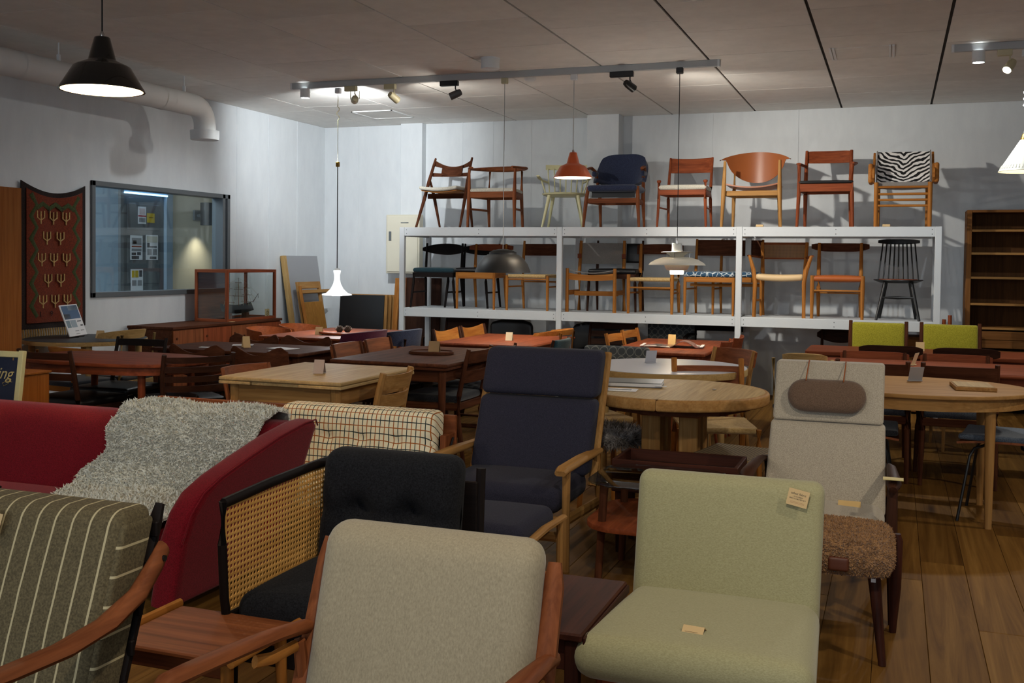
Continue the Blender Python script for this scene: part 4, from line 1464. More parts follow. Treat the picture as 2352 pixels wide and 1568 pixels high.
# ---------------------------------------------------------------- dining tables
def legs_at(t, pts, z, mat, r0=.016, r1=.026, sq=False, splay=0.0, n=10):
    for (x, y) in pts:
        sx, sy = (1 if x > 0 else -1), (1 if y > 0 else -1)
        M().tube([(x + sx * splay, y + sy * splay, 0), (x, y, z)], [r0, r1], n if not sq else 8, sq=sq).build('leg', mat, t)


def rect_table(name, label, x0, x1, y0, y1, wood, z=.72, tt=.025, ap=.07, inset=.06, edge=.006, leaf=False, round_=0.0, sq=False, r1=.028, legwood=None):
    cx, cy = (x0 + x1) / 2, (y0 + y1) / 2
    t = thing(name, label, 'table', (cx, cy, 0))
    a, b_ = (x1 - x0) / 2, (y1 - y0) / 2
    lw = legwood or wood
    if round_:
        pts = []
        for sx, sy, a0 in ((1, 1, 0), (-1, 1, 90), (-1, -1, 180), (1, -1, 270)):
            for k in range(5):
                w = R(a0 + k * 22.5)
                pts.append((sx * (a - round_) + round_ * math.cos(w), sy * (b_ - round_) + round_ * math.sin(w)))
        M().prism(pts, 'z', z - tt, z, edge).build('tabletop', wood, t, smooth=False)
    else:
        M().box(-a, a, -b_, b_, z - tt, z, edge).build('tabletop', wood, t, smooth=False)
    zt = z - tt
    if leaf:
        # draw leaves stored under the top
        for s in (-1, 1):
            lo, hi = (-b_ + .004, -.01) if s < 0 else (.01, b_ - .004)
            if leaf == 'x':
                M().box(*((-a, -.19) if s < 0 else (.13, a)), -b_ + .002, b_ - .002, zt - .02, zt - .002, .003).build('draw_leaf', wood, t, smooth=False)
            else:
                M().box(-a + .008, a - .008, lo, hi, zt - .02, zt - .002, .003).build('draw_leaf', wood, t, smooth=False)
        zt -= .022
        if leaf == 'x':
            M().box(-.185, .125, -b_ + .012, b_ - .012, zt + .002, zt + .02, .002).build('leaf_spacer', wood, t, smooth=False)
    ia, ib = a - inset, b_ - inset
    M().box(-ia, ia, -ib - .009, -ib + .009, zt - ap, zt, .002).build('apron', lw, t, smooth=False)
    M().box(-ia, ia, ib - .009, ib + .009, zt - ap, zt, .002).build('apron', lw, t, smooth=False)
    for s in (-1, 1):
        M().box(s * ia - .009, s * ia + .009, -ib, ib, zt - ap, zt, .002).build('apron', lw, t, smooth=False)
    legs_at(t, [(sx * ia, sy * ib) for sx in (-1, 1) for sy in (-1, 1)], zt, lw, .017, r1, sq)
    return t


def oval_table(name, label, cx, cy, a, b_, wood, z=.72, tt=.03, p=2.0, apron=.06, legs=True, legr=.026, edgemat=None, n=48, inset=.8, bev=.006, legwood=None, topmat=None):
    t = thing(name, label, 'table', (cx, cy, 0))
    def out(k, s=1.0):
        w = 2 * PI * k / n
        c, s_ = math.cos(w), math.sin(w)
        return (a * s * math.copysign(abs(c) ** (2 / p), c), b_ * s * math.copysign(abs(s_) ** (2 / p), s_))
    lw = legwood or wood
    if edgemat:
        M().prism([out(k) for k in range(n)], 'z', z - tt, z - .003, .002).build('table_edge', edgemat, t)
        M().prism([out(k, .992) for k in range(n)], 'z', z - .003, z).build('tabletop', topmat or wood, t, smooth=False)
    else:
        M().prism([out(k) for k in range(n)], 'z', z - tt, z, bev, 3).build('tabletop', topmat or wood, t)
    zt = z - tt
    if apron:
        m = M()
        for k in range(n):
            p0, p1 = out(k, .95), out(k + 1, .95)
            m.add([(p0[0], p0[1], zt - apron), (p1[0], p1[1], zt - apron), (p1[0], p1[1], zt), (p0[0], p0[1], zt)], [(0, 1, 2, 3)])
        for k in range(n):
            p0, p1 = out(k, .92), out(k + 1, .92)
            m.add([(p0[0], p0[1], zt - apron), (p1[0], p1[1], zt - apron), (p1[0], p1[1], zt), (p0[0], p0[1], zt)], [(3, 2, 1, 0)])
        m.build('apron', lw, t, fix=False)
    if legs:
        q = inset * .7071 if p <= 2.01 else inset * .85
        legs_at(t, [(sx * a * q, sy * b_ * q) for sx in (-1, 1) for sy in (-1, 1)], zt, lw, .018, legr)
    return t


rect_table('dining_table', 'light oak draw-leaf table behind the plaid sofa', -3.665, -2.86, 5.05, 5.99, oak_pale, tt=.022, ap=.10, leaf='x', sq=True, r1=.03, legwood=oak, inset=.07)
rect_table('dining_table', 'dark teak draw-leaf table holding an oval tray', -3.635, -2.75, 6.25, 7.55, teak_dark, tt=.026, ap=.08, leaf='y', edge=.012, round_=.02)
rect_table('dining_table', 'red-brown teak table left of the middle rack post', -3.61, -2.74, 7.91, 9.15, teak_red, tt=.024, edge=.01)
rect_table('dining_table', 'red-brown teak table carrying the orange tray, far left', -5.30, -4.45, 7.87, 9.17, teak_red, tt=.024, edge=.01, round_=.03)
rect_table('dining_table', 'long dark teak table among wave-backed chairs', -5.30, -4.0, 6.45, 7.16, teak_dark, tt=.024)
rect_table('dining_table', 'red-brown teak table with an open magazine', -2.10, -1.33, 7.82, 9.28, teak_red, tt=.024, ap=.09)
rect_table('dining_table', 'long red-brown table before the chartreuse chairs', -.66, 1.5, 8.52, 9.20, teak_red, tt=.03, ap=.05, round_=.05)
rect_table('dining_table', 'long dark red table behind the oval oak table', -.51, 1.6, 7.21, 8.02, teak_red, tt=.028, ap=.08, edge=.01)
oval_table('dining_table', 'oval oak dining table at the right with a card and box lid', .11, 6.37, .63, .49, oak, tt=.022, apron=.065, legr=.03, inset=.86)
oval_table('dining_table', 'oblong teak table with rounded ends at the left', -4.97, 5.715, .68, .41, teak_red, tt=.024, p=2.6, apron=.05, inset=.72)
oval_table('dining_table', 'round dark-topped table with pale edge under the tapestry', -6.19, 6.76, .475, .475, birch, z=.74, tt=.035, apron=.0, edgemat=birch, topmat=plain('charcoal_linoleum', (58, 60, 62), .5), legwood=birch, inset=.85)
oval_table('dining_table', 'round white laminate table with thick pale edge', -1.42, 6.83, .535, .535, birch, tt=.045, apron=.0, edgemat=birch, topmat=plain('white_laminate', (190, 192, 200), .35), legwood=birch, inset=.86, legr=.03)
# pedestal table
t = thing('dining_table', 'round oak pedestal table with a split top and thick rim', 'table', (-1.105, 5.585, 0))
for s in (-1, 1):
    pts = [(.497 * math.cos(R(a)) if abs(a) != 90 else 0.0, .497 * math.sin(R(a))) for a in range(-90, 91, 6)]
    pts = [(s * (max(x, .0) + .0008), y) for x, y in pts]
    th = M().prism(pts, 'z', .66, .72, .016, 3).build('tabletop_half', oak, t)
    M().prism([(x * .955, y * .955) for x, y in pts], 'z', .72, .7206).build('top_veneer', oak_pale, th, smooth=False)
pts = [(.40 * math.cos(R(a)), .40 * math.sin(R(a))) for a in range(0, 360, 45)]
M().prism(pts, 'z', .625, .66).build('under_frame', teak_dark, t, smooth=False)
for sx, sy in ((-1, -1), (1, -1), (1, 1), (-1, 1)):
    M().box(sx * .10 - .05, sx * .10 + .05, sy * .10 - .05, sy * .10 + .05, .05, .60, .006).build('pedestal_post', oak, t, smooth=False)
M().box(-.16, .16, -.16, .16, .59, .627, .006).build('pedestal_cap', teak, t, smooth=False)
for rz in (45, 135):
    M().box(-.36, .36, -.035, .035, .0, .055, .008).xf(RZ(rz)).build('foot', oak, t, smooth=False)

# ---------------------------------------------------------------- chairs at the tables
def wave(u):
    return (0.0, .035 * math.cos(PI * u * 1.0) * -1 + .02 - .03 * abs(u) ** 6)


def plychair(label, x, y, rz, wood=teak_dark, h=.79, group=None):
    t = thing('dining_chair', label, 'chair', (x, y, 0), rz, group)
    for sx in (-1, 1):
        M().tube([(sx * .21, -.2, 0), (sx * .17, -.15, .25), (sx * .12, -.1, .42)], [.012, .017, .012], 8).build('leg', wood, t)
        M().tube([(sx * .2, .2, 0), (sx * .16, .15, .25), (sx * .1, .08, .42)], [.012, .017, .012], 8).build('leg', wood, t)
    M().grid(lambda a, b_: ((2 * a - 1) * (.21 - .02 * b_), -.22 + .40 * b_, .435 + .02 * (2 * a - 1) ** 2 - .012 * math.sin(PI * b_)), 10, 6, .01).build('seat', wood, t)
    M().panel(.055, .43, .60, .165, .0, .01, .25, .43).build('back_stem', wood, t)
    M().panel(.235, lambda u: .545 + .05 * u ** 2 - .0, lambda u: h - .035 * math.cos(PI * u) - .035 - .07 * max(0, abs(u) - .8) * 5 * .6, .19, .05, .011, .22, .54, nx=22, nz=5).build('backrest', wood, t)
    return t


GW = 'wave-backed plywood chairs'
plychair('wave-backed chair at the near left side of the dark table', -4.73, 6.50, 180, group=GW)
plychair('wave-backed chair at the near right side of the dark table', -4.22, 6.53, 180, group=GW)
plychair('wave-backed chair at the far left side of the dark table', -4.94, 7.05, 0, group=GW)
plychair('wave-backed chair at the far right side of the dark table', -4.46, 7.07, 0, group=GW)


def roundback(name, label, x, y, rz, wood, h=.74, seatmat=None, r=.25, bh=.09, group=None, bmat=None, uph=False):
    """bent back wrapping round the sitter"""
    t = thing(name, label, 'chair', (x, y, 0), rz, group)
    for sx in (-1, 1):
        M().tube([(sx * .215, -.2, 0), (sx * .2, -.19, .42)], [.013, .018], 8).build('leg', wood, t)
        M().tube([(sx * .19, .22, 0), (sx * .18, .17, .42), (sx * .19, .2, h - bh * .5)], [.013, .018, .013], 8).build('leg', wood, t)
    m = M().grid(lambda a, b_: (r * math.cos(R(-12 + 204 * a)), .0 + (r - .02) * math.sin(R(-12 + 204 * a)) + .02 * b_, h - bh * (.55 + .45 * math.sin(PI * a)) + bh * (.55 + .45 * math.sin(PI * a)) * b_ - .03 * abs(2 * a - 1) ** 2), 22, 3, .012 if not uph else .03)
    m.build('backrest', bmat or wood, t)
    seat_pad(t, .40, .40, .425, .035, seatmat or M_darkgrey, .36)
    rails(t, .4, .36, .38, .425, .04, wood)
    return t


GO = 'bent orange chairs at the far left table'
roundback('dining_chair', 'bent orange-brown plywood chair, nearer one left of the orange tray table', -5.38, 8.26, 90, ply_or, .77, group=GO, bh=.13)
roundback('dining_chair', 'bent orange-brown plywood chair, farther one left of the orange tray table', -5.38, 8.80, 90, ply_or, .77, group=GO, bh=.13)
roundback('dining_chair', 'purple upholstered chair right of the orange tray table', -4.35, 7.98, -90, walnut, .80, M_purple, bh=.12, bmat=M_purple, uph=True)
roundback('dining_chair', 'blue upholstered chair right of the orange tray table', -4.27, 8.52, -90, walnut, .78, M_blue, bh=.16, bmat=M_blue, uph=True)
chair('dining_chair', 'grey-blue chair with pale top edge behind the blue chair', -4.22, 9.02, 0, -90, wood=birch, back='uphol', bmat=M_bluegrey, bh=.16, h=.74, smat=M_bluegrey)

GB = 'brown panel chairs left of the dark draw-leaf table'
kp = dict(wood=teak_dark, bmat=teak, bh=.14, h=.78, curve=.02, over=.02, shape=lambda u: (0, -.012 * u ** 8))
chair('dining_chair', 'brown panel-back chair, nearer one left of the oval tray table', -3.56, 6.88, 0, 90, GB, **kp)
chair('dining_chair', 'brown panel-back chair, farther one left of the oval tray table', -3.56, 7.38, 0, 90, GB, **kp)
chair('dining_chair', 'dark teak chair with pierced back and price tag behind the navy lounge chair', -3.00, 6.74, 0, -90, wood=teak_dark, back='ladder', n=2, bh=.085, h=.80, curve=.03, smat=M_darkgrey, over=0, zm=None, zs=.2, r=.019, rt=.015)
chair('dining_chair', 'charcoal-seated chair at the far right corner of the oval tray table', -3.00, 7.25, 0, -90, wood=teak_dark, back='ladder', n=2, bh=.085, h=.78, curve=.03, smat=M_darkgrey, over=0, zs=.2)
chair('dining_chair', 'low oak chair with two curved back slats right of the light oak table', -3.02, 5.49, 0, -86, wood=oak, back='ladder', n=2, bh=.085, h=.755, curve=.055, smat=M_darkgrey, over=.0, r=.02, rt=.018, sq=True, lean=.07)
chair('dining_chair', 'brown curved-back chair left of the light oak table', -3.45, 5.40, 0, 84, wood=teak, bh=.07, h=.745, curve=.06, smat=M_bluegrey, over=.0)
GA = 'amber panel chairs left of the middle teak table'
ka = dict(wood=walnut, bmat=oak_amber, bh=.15, h=.81, curve=.035, over=.0, shape=lambda u: (0, -.03 * (1 - u * u)), r=.018, rt=.014, smat=M_darkgrey)
chair('dining_chair', 'amber panel chair with dark posts, nearer one before the dark rack base', -3.42, 8.36, 0, 82, GA, **ka)
chair('dining_chair', 'amber panel chair with dark posts, farther one before the dark rack base', -3.40, 8.92, 0, 82, GA, **ka)
roundback('dining_chair', 'amber oak round-back chair right of the middle teak table', -2.93, 8.86, -90, oak_amber, .805, bh=.05)
chair('dining_chair', 'teal upholstered chair peeping above the navy lounge chair', -2.88, 8.24, 0, -90, wood=walnut, back='uphol', bmat=M_teal, bh=.18, h=.765, smat=M_teal)
GM = 'amber oak chairs left of the magazine table'
km = dict(wood=oak_amber, back='ladder', n=2, bh=.06, h=.83, curve=.02, over=0, r=.016, rt=.014, smat=M_cord, sq=True, w=.42, wb=.38)
chair('dining_chair', 'amber oak ladder chair, nearer one left of the magazine table', -1.87, 8.28, 0, 84, GM, **km)
chair('dining_chair', 'amber oak ladder chair, farther one left of the magazine table', -1.86, 8.76, 0, 84, GM, **km)
GR = 'red teak chairs right of the magazine table'
kr = dict(wood=teak_red, bh=.12, h=.80, curve=.03, over=.0, shape=lambda u: (0, -.01 * (1 - u * u)))
chair('dining_chair', 'red teak chair, nearer one right of the magazine table', -1.52, 8.24, 0, -90, GR, **kr)
chair('dining_chair', 'red teak chair, farther one right of the magazine table', -1.50, 8.74, 0, -90, GR, **kr)
mcirc, nt, b = newmat('grey_circle_print')
tc = nt.nodes.new('ShaderNodeTexCoord')
sx = xyz(nt)
cx_ = mathn(nt, 'SUBTRACT', mathn(nt, 'FRACT', mathn(nt, 'ADD', mathn(nt, 'MULTIPLY', sx[0], 15), 40)), .5)
cz_ = mathn(nt, 'SUBTRACT', mathn(nt, 'FRACT', mathn(nt, 'ADD', mathn(nt, 'MULTIPLY', sx[2], 15), 40.35)), .5)
rr_ = mathn(nt, 'SQRT', mathn(nt, 'ADD', mathn(nt, 'MULTIPLY', cx_, cx_), mathn(nt, 'MULTIPLY', cz_, cz_)))
ring = mathn(nt, 'LESS_THAN', mathn(nt, 'ABSOLUTE', mathn(nt, 'SUBTRACT', rr_, .44)), .045)
nt.links.new(mixc(nt, ring, lin((74, 78, 80)), lin((126, 128, 122))), b.inputs['Base Color'])
b.inputs['Roughness'].default_value = .95
t = thing('upholstered_chair', 'grey chair with ring-patterned fabric behind the white round table', 'chair', (-1.93, 7.26, 0), 0)
for sx_ in (-1, 1):
    M().tube([(sx_ * .22, -.2, 0), (sx_ * .2, -.18, .38)], [.013, .02], 8).build('leg', oak, t)
    M().tube([(sx_ * .2, .22, 0), (sx_ * .19, .18, .38)], [.013, .02], 8).build('leg', oak, t)
M().cush(-.245, .245, -.23, .2, .37, .45, .03, (0, 0, .01), 6).build('seat', mcirc, t)
m = M().cush(-.25, .25, .0, .05, .46, .78, .045, (0, .01, 0), 8)
for p in m.v:
    p.y += .17 + .2 * (p.z - .46) + .05 * (1 - (p.x / .25) ** 2)
m.build('backrest', mcirc, t)
chair('dining_chair', 'oak chair with broad bent back behind the white round table', -1.25, 7.22, 0, -42, wood=oak, bmat=teak, bh=.11, h=.80, curve=.06, over=.02, shape=lambda u: (0, -.008 * u ** 6), smat=M_leather_blk, r=.019)
chair('dining_chair', 'oak chair with cord seat between the white and pedestal tables', -1.01, 6.30, 0, 18, wood=oak_amber, bmat=teak, bh=.12, btop=.05, h=.805, curve=.035, over=0, seat='cord', sh=.44, zm=.25, zs=.22, rail=0, r=.018, rt=.018)
chair('dining_chair', 'oak chair with leather-brown cord seat half hidden behind the navy lounge chair', -1.82, 6.36, 0, 40, wood=oak, bh=.08, h=.72, curve=.04, seat='cord', rail=0, zs=.25, zf=.28)
# left side
chair('dining_chair', 'dark chair with two thin back slats beside the chalkboard sign', -5.13, 5.52, 0, 180, wood=walnut, back='ladder', n=2, bh=.045, h=.80, curve=.03, over=0, smat=M_leather_blk, r=.018, rt=.014, w=.46, wb=.42)
chair('dining_chair', 'dark curved ladder-back chair at the right end of the oblong table', -4.47, 5.79, 0, -124, wood=walnut, back='ladder', n=4, bh=.04, h=.78, curve=.075, over=.0, smat=M_leather_blk, r=.02, rt=.016, pinch=1.08)
chair('dining_chair', 'black ladder chair at the far side of the oblong table', -5.30, 6.10, 0, 4, wood=blackw, back='ladder', n=2, bh=.05, h=.80, curve=.02, over=0, smat=M_leather_blk)
roundback('dining_chair', 'birch bentwood chair right of the dark round table', -5.88, 6.78, -90, birch, .825, M_darkgrey, r=.21, bh=.07)
roundback('dining_chair', 'amber curved-back chair between the cabinet and the dark round table', -5.92, 6.36, 172, oak_amber, .715, M_darkgrey, r=.20, bh=.05)
# right side
kt = dict(wood=teak_dark, bh=.11, h=.79, curve=.02, over=.0, btop=.02, smat=M_bluegrey, sth=.07, d=.40, dish=-.0, r=.018, rt=.015, w=.46, wb=.43)
GN = 'dark teak chairs with blue-grey seats before the long dark red table'
chair('dining_chair', 'dark teak chair with blue-grey seat, half hidden by the cream lounge chair', -.125, 7.37, 0, 180, GN, **kt)
chair('dining_chair', 'dark teak chair with blue-grey seat seen whole across the oval table', .395, 7.37, 0, 180, GN, **kt)
kf = dict(wood=teak_dark, bmat=teak_red, bh=.13, h=.765, curve=.02, over=.03, shape=lambda u: (0, -.014 * u ** 8), d=.38, wb=.42, smat=M_darkgrey)
GF = 'red-backed chairs at the far side of the long dark red table'
chair('dining_chair', 'chair with plain red-brown back, left of the pair across the dark red table', -.13, 7.85, 0, 0, GF, **kf)
chair('dining_chair', 'chair with plain red-brown back, right of the pair across the dark red table', .425, 7.85, 0, 0, GF, **kf)
kd = dict(wood=oak, bmat=walnut, bh=.085, h=.785, curve=.03, over=.09, shape=lambda u: (.02 * u ** 4, -.02 * u ** 6), d=.38, w=.42, wb=.28, r=.015, rt=.012, smat=M_darkgrey, btop=-.01)
GD = 'dark-backed chairs with pale posts before the chartreuse chairs'
chair('dining_chair', 'dark pill-shaped back on pale posts, left one before the chartreuse chairs', -.02, 8.69, 0, 180, GD, **kd)
chair('dining_chair', 'dark pill-shaped back on pale posts, right one before the chartreuse chairs', .51, 8.69, 0, 180, GD, **kd)
ky = dict(wood=teak_dark, back='uphol', bmat=M_yellow, bh=.30, btop=.012, h=.925, lean=.10, curve=.0, smat=M_yellow, d=.38, r=.018, rt=.015, w=.46, wb=.45, sq=True)
GY = 'chartreuse chairs below the rack end'
chair('dining_chair', 'chartreuse upholstered high-back chair, left of the pair', -.125, 9.16, 0, 0, GY, **ky)
chair('dining_chair', 'chartreuse upholstered high-back chair, right of the pair', .445, 9.16, 0, 0, GY, **ky)
roundback('dining_chair', 'pale oak curved-top chair just showing above the cream headrest', -.57, 7.40, 180, birch, .80, r=.15, bh=.06)


def tubechair(label, x, y, rz, smat, bz=0.0):
    t = thing('tube_leg_chair', label, 'chair', (x, y, 0), rz, 'black tube chairs at the oval oak table')
    for s in (-1, 1):
        M().tube([(s * .21, -.22, 0), (s * .175, -.165, .36), (s * .165, -.145, .40), (s * .13, -.10, .415), (0, -.09, .415)], .0085, 8).build('leg', M_blackmetal, t)
        M().tube([(s * .2, .24, 0), (s * .17, .15, .36), (s * .16, .13, .40), (s * .12, .09, .415), (0, .08, .415)], .0085, 8).build('leg', M_blackmetal, t)
    M().grid(lambda a, b_: ((2 * a - 1) * (.22 - .02 * b_), -.23 + .42 * b_, .44 + .016 * (2 * a - 1) ** 2 - .016 * (1 - b_) ** 4), 10, 8, .012).build('seat_shell', teak, t)
    m = M().cush(-.205, .205, -.225, .17, .44, .47, .014, (0, 0, .006), 5)
    for p in m.v:
        p.z += .012 * (p.x / .2) ** 2
    m.build('seat_pad', smat, t)
    for s in (-1, 1):
        M().tube([(s * .15, .14, .43), (s * .17, .24, .62 - bz)], .0085, 8).build('back_tube', M_blackmetal, t)
    M().panel(.21, lambda u: .60 - bz + .01 * u * u, lambda u: .69 - bz - .015 * u ** 4, .215, .05, .011, .2).build('backrest', teak, t)
    return t


tubechair('black tube-legged chair tucked in left of the oval oak table', -.19, 6.36, 90, M_darkgrey, .07)
tubechair('black tube-legged chair with pale blue seat right of the oval oak table', .60, 6.37, -100, M_bluegrey)

# ---------------------------------------------------------------- dark chairs stored under the rack
GU = 'chairs stored under the white rack'
chair('dining_chair', 'dark brown panel-back chair stored under the left bay', -4.55, 10.62, 0, 0, GU, wood=walnut, bh=.22, h=.775, curve=.02, w=.5, wb=.5, smat=M_leather_blk)
for (lb, x, wd) in (('black upholstered chair stored under the left bay', -3.98, .25), ('black rounded chair stored beside the middle rack post', -3.0, .27)):
    t = thing('upholstered_chair', lb, 'chair', (x, 10.62, 0), 0, GU)
    for sx_ in (-1, 1):
        M().rod((sx_ * .2, -.2, 0), (sx_ * .18, -.18, .36), .013, .02).build('leg', blackw, t)
        M().rod((sx_ * .2, .2, 0), (sx_ * .18, .18, .36), .013, .02).build('leg', blackw, t)
    M().cush(-wd, wd, -.25, .22, .36, .46, .04, (0, 0, .01), 5).build('seat', M_leather_blk, t)
    m = M().cush(-wd, wd, .16, .23, .46, .76, .035, (0, .01, 0), 5)
    for p in m.v:
        p.y += .05 * (1 - (p.x / wd) ** 2)
        p.z -= .05 * (p.x / wd) ** 4
    m.build('backrest', M_leather_blk, t)
chair('dining_chair', 'brown slatted chair stored under the middle bay', -2.78, 10.45, 0, 0, GU, wood=walnut, back='ladder', n=3, bh=.06, h=.775, w=.5, wb=.5, d=.3)
t = thing('upholstered_chair', 'dark ring-patterned chair stored under the middle bay', 'chair', (-2.2, 10.68, 0), 0, GU)
for sx_ in (-1, 1):
    M().rod((sx_ * .2, -.2, 0), (sx_ * .18, -.18, .36), .013, .02).build('leg', blackw, t)
    M().rod((sx_ * .2, .2, 0), (sx_ * .18, .18, .36), .013, .02).build('leg', blackw, t)
M().cush(-.25, .25, -.25, .2, .36, .45, .04, (0, 0, .01), 5).build('seat', mcirc, t)
M().cush(-.25, .25, .14, .2, .45, .77, .03, (0, .01, 0), 5).build('backrest', mcirc, t)
chair('armchair', 'black cane-seated chair stored right under the middle bay', -1.72, 10.62, 0, 0, GU, wood=blackw, bh=.06, h=.76, curve=.05, over=.03, w=.5, wb=.46, smat=M_leather_blk, arms=('a', .64))
chair('dining_chair', 'dark oval-backed chair stored below the right bay', -.50, 10.55, 0, 0, GU, wood=walnut, bh=.15, h=.775, curve=.05, over=.05, wb=.34, shape=lambda u: (.06 * u ** 2, -.05 * u ** 4), smat=M_leather_blk)
t = thing('drawer_unit', 'small brown wooden chest standing below the right rack end', 'chest', (.16, 10.72, 0))
M().box(-.2, .2, -.2, .2, .02, .73, .004).build('body', shelfwood, t, smooth=False)
for z in (.05, .28, .51):
    dr = M().box(-.185, .185, -.212, -.2, z, z + .2, .003).build('drawer', shelfwood, t, smooth=False)
    M().lathe([(.008, 0), (.012, .012), (.0, .016)], 10).xf(TR(0, -.212, z + .1) @ RX(90)).build('knob', M_brass, dr)
t = thing('folding_chair', 'folded teak chair leaning between the rack and the bookcase', 'folding chair', (.47, 10.62, 0))
for s in (-1, 1):
    M().tube([(s * .05 - .02, -.02 * s, 0), (s * .025, .02, .92 + .02 * s)], .018, 8).build('leg', teak_red, t)
M().cush(-.03, .03, -.2, .2, .35, .80, .012, (0, 0, 0), 3).build('canvas_seat', M_canvas, t)

# ---------------------------------------------------------------- bookcase
t = thing('bookcase', 'tall empty oak bookcase with fixed shelves at the right back', 'bookcase', (1.12, 10.9, 0))
M().box(-.48, -.435, 0, .34, 0, 1.945, .003).build('side_panel', shelfwood, t, smooth=False)
M().box(.435, .48, 0, .34, 0, 1.945, .003).build('side_panel', shelfwood, t, smooth=False)
M().box(-.435, .435, .33, .34, 0, 1.94).build('back_panel', Wood('bookcase_back', (78, 50, 26), (98, 64, 34), .6), t, smooth=False)
M().box(-.435, .435, .0, .33, 1.92, 1.945, .003).build('top_panel', shelfwood, t, smooth=False)
for z in (1.735, 1.515, 1.283, 1.03, .80):
    M().box(-.435, .435, .02, .33, z, z + .02, .002).build('shelf_board', shelfwood, t, smooth=False)
    M().box(-.435, .435, .005, .02, z, z + .022, .002).build('shelf_lip', oak, t, smooth=False)
for z0, z1 in ((.62, .70), (.70, .785), (.4, .6), (.1, .38)):
    M().box(-.435, .435, -.012, .01, z0 + .004, z1, .003).build('drawer_front', shelfwood, t, smooth=False)

# ---------------------------------------------------------------- things lying on the tables
ZTB = .7215
GC = 'folded price cards on the dining tables'
tentcard('price_card', 'grey folded price card on the light oak table', (-3.22, 5.43, ZTB), 14, .062, .08, plain('mauve_grey_card', (168, 150, 142), .7), GC)
tentcard('price_card', 'cream folded price card on the red-brown table left of the middle post', (-3.11, 8.40, ZTB), 8, .06, .07, plain('cream_card', (222, 210, 180), .7), GC)
tentcard('price_card', 'kraft folded price card beside the open magazine', (-1.74, 8.62, ZTB), 4, .062, .085, plain('yellow_card', (214, 180, 120), .7), GC)
tentcard('price_card', 'pale grey folded price card on the white round table', (-1.54, 6.95, ZTB), 30, .075, .085, plain('pale_grey_card', (176, 178, 188), .6), GC, -.03, True)
tentcard('price_card', 'grey folded price card on the oval oak table', (.135, 6.55, ZTB), 24, .085, .085, plain('silver_card', (150, 148, 150), .5), GC, -.03, True)
tentcard('price_card', 'kraft folded price card before the chartreuse chairs', (.20, 8.95, ZTB), 0, .065, .07, None, GC)
tentcard('price_card', 'narrow cream price card on the long dark red table', (.155, 7.62, ZTB), 70, .08, .085, plain('cream_card2', (226, 208, 170), .7), GC, -.03, True)
tentcard('price_card', 'kraft folded price card beside the orange tray', (-4.88, 8.22, ZTB), 16, .065, .07, None, GC)
tentcard('price_card', 'kraft folded price card on the dark wave-chair table', (-4.66, 6.77, ZTB), 50, .055, .085, None, GC)
tentcard('price_card', 'kraft folded price card on the dark round table', (-6.08, 6.80, .742), 20, .06, .06, None, GC)
for (lb, x, y, rz, w, d_) in (('white leaflet left of the card on the dark wave-chair table', -4.80, 6.93, 30, .16, .1), ('white leaflet at the right end of the dark wave-chair table', -4.35, 6.80, -15, .22, .14),
                              ('small white slip at the left end of the dark wave-chair table', -4.93, 6.62, 10, .07, .05), ('small white slip at the near edge of the dark wave-chair table', -4.28, 6.58, 5, .09, .04)):
    o = M().box(-w / 2, w / 2, -d_ / 2, d_ / 2, 0, .003, .001).build('leaflet', M_whitepaper, smooth=False, loc=(x, y, ZTB))
    o.rotation_euler.z = R(rz)
    tag(o, lb, 'leaflet')
# tray with pine cones
t = thing('serving_tray', 'orange-brown wooden tray with an oval hand hole on the far left table', 'tray', (-4.63, 8.30, ZTB), 12)
pts = [(.27 * math.copysign(abs(math.cos(a)) ** .7, math.cos(a)), .10 * math.copysign(abs(math.sin(a)) ** .7, math.sin(a))) for a in [2 * PI * k / 28 for k in range(28)]]
m = M().prism(pts, 'z', .0, .018, .005)
for p in m.v:
    p.z += .035 * max(0, p.x / .27) ** 2 + .012 * max(0, -p.x / .27)
m.build('tray_board', ply_or, t)
M().lathe([(.0, 0), (.05, 0), (.05, .002), (0, .002)], 20).xf(TR(.19, 0, .037) @ RY(-6) @ Matrix.Diagonal((1, .55, 1, 1))).build('hand_hole', M_dark, t)


def cone(label, x, y):
    t = thing('pine_cone', label, 'pine cone', (x, y, ZTB + .022))
    M().lathe([(.0, .0), (.022, .006), (.032, .025), (.022, .05), (0, .062)], 12).build('core', plain('cone_core', (60, 44, 34), .8), t)
    m = M()
    for k in range(44):
        a = k * 2.399
        h_ = .006 + .05 * k / 44
        rr = .034 * math.sin(PI * (.15 + .75 * k / 44))
        c, s = math.cos(a), math.sin(a)
        m.tube([(rr * .7 * c, rr * .7 * s, h_), (rr * 1.3 * c, rr * 1.3 * s, h_ + .008)], [.006, .003], 4, .002)
    m.build('scales', plain('cone_scale', (122, 100, 80), .8), t, kind='stuff')


cone('pine cone on the orange tray, left one', -4.70, 8.27)
cone('pine cone on the orange tray, right one', -4.63, 8.29)
# oval tray on the dark draw-leaf table with card
t = thing('serving_tray', 'dark oval wooden tray lying on the dark draw-leaf table', 'tray', (-3.17, 6.92, ZTB))
pts = [(.17 * math.copysign(abs(math.cos(a)) ** .8, math.cos(a)), .125 * math.sin(a)) for a in [2 * PI * k / 32 for k in range(32)]]
M().prism(pts, 'z', 0, .014, .004).build('tray_base', teak_dark, t)
M().tube([(p[0] * .97, p[1] * .97, .016) for p in pts + pts[:1]], .006, 6, cap=False).build('tray_rim', teak_dark, t)
tentcard('price_card', 'kraft folded price card standing on the dark oval tray', (-3.15, 6.93, ZTB + .016), 10, .08, .075, plain('tan_card', (160, 130, 92), .7), GC)
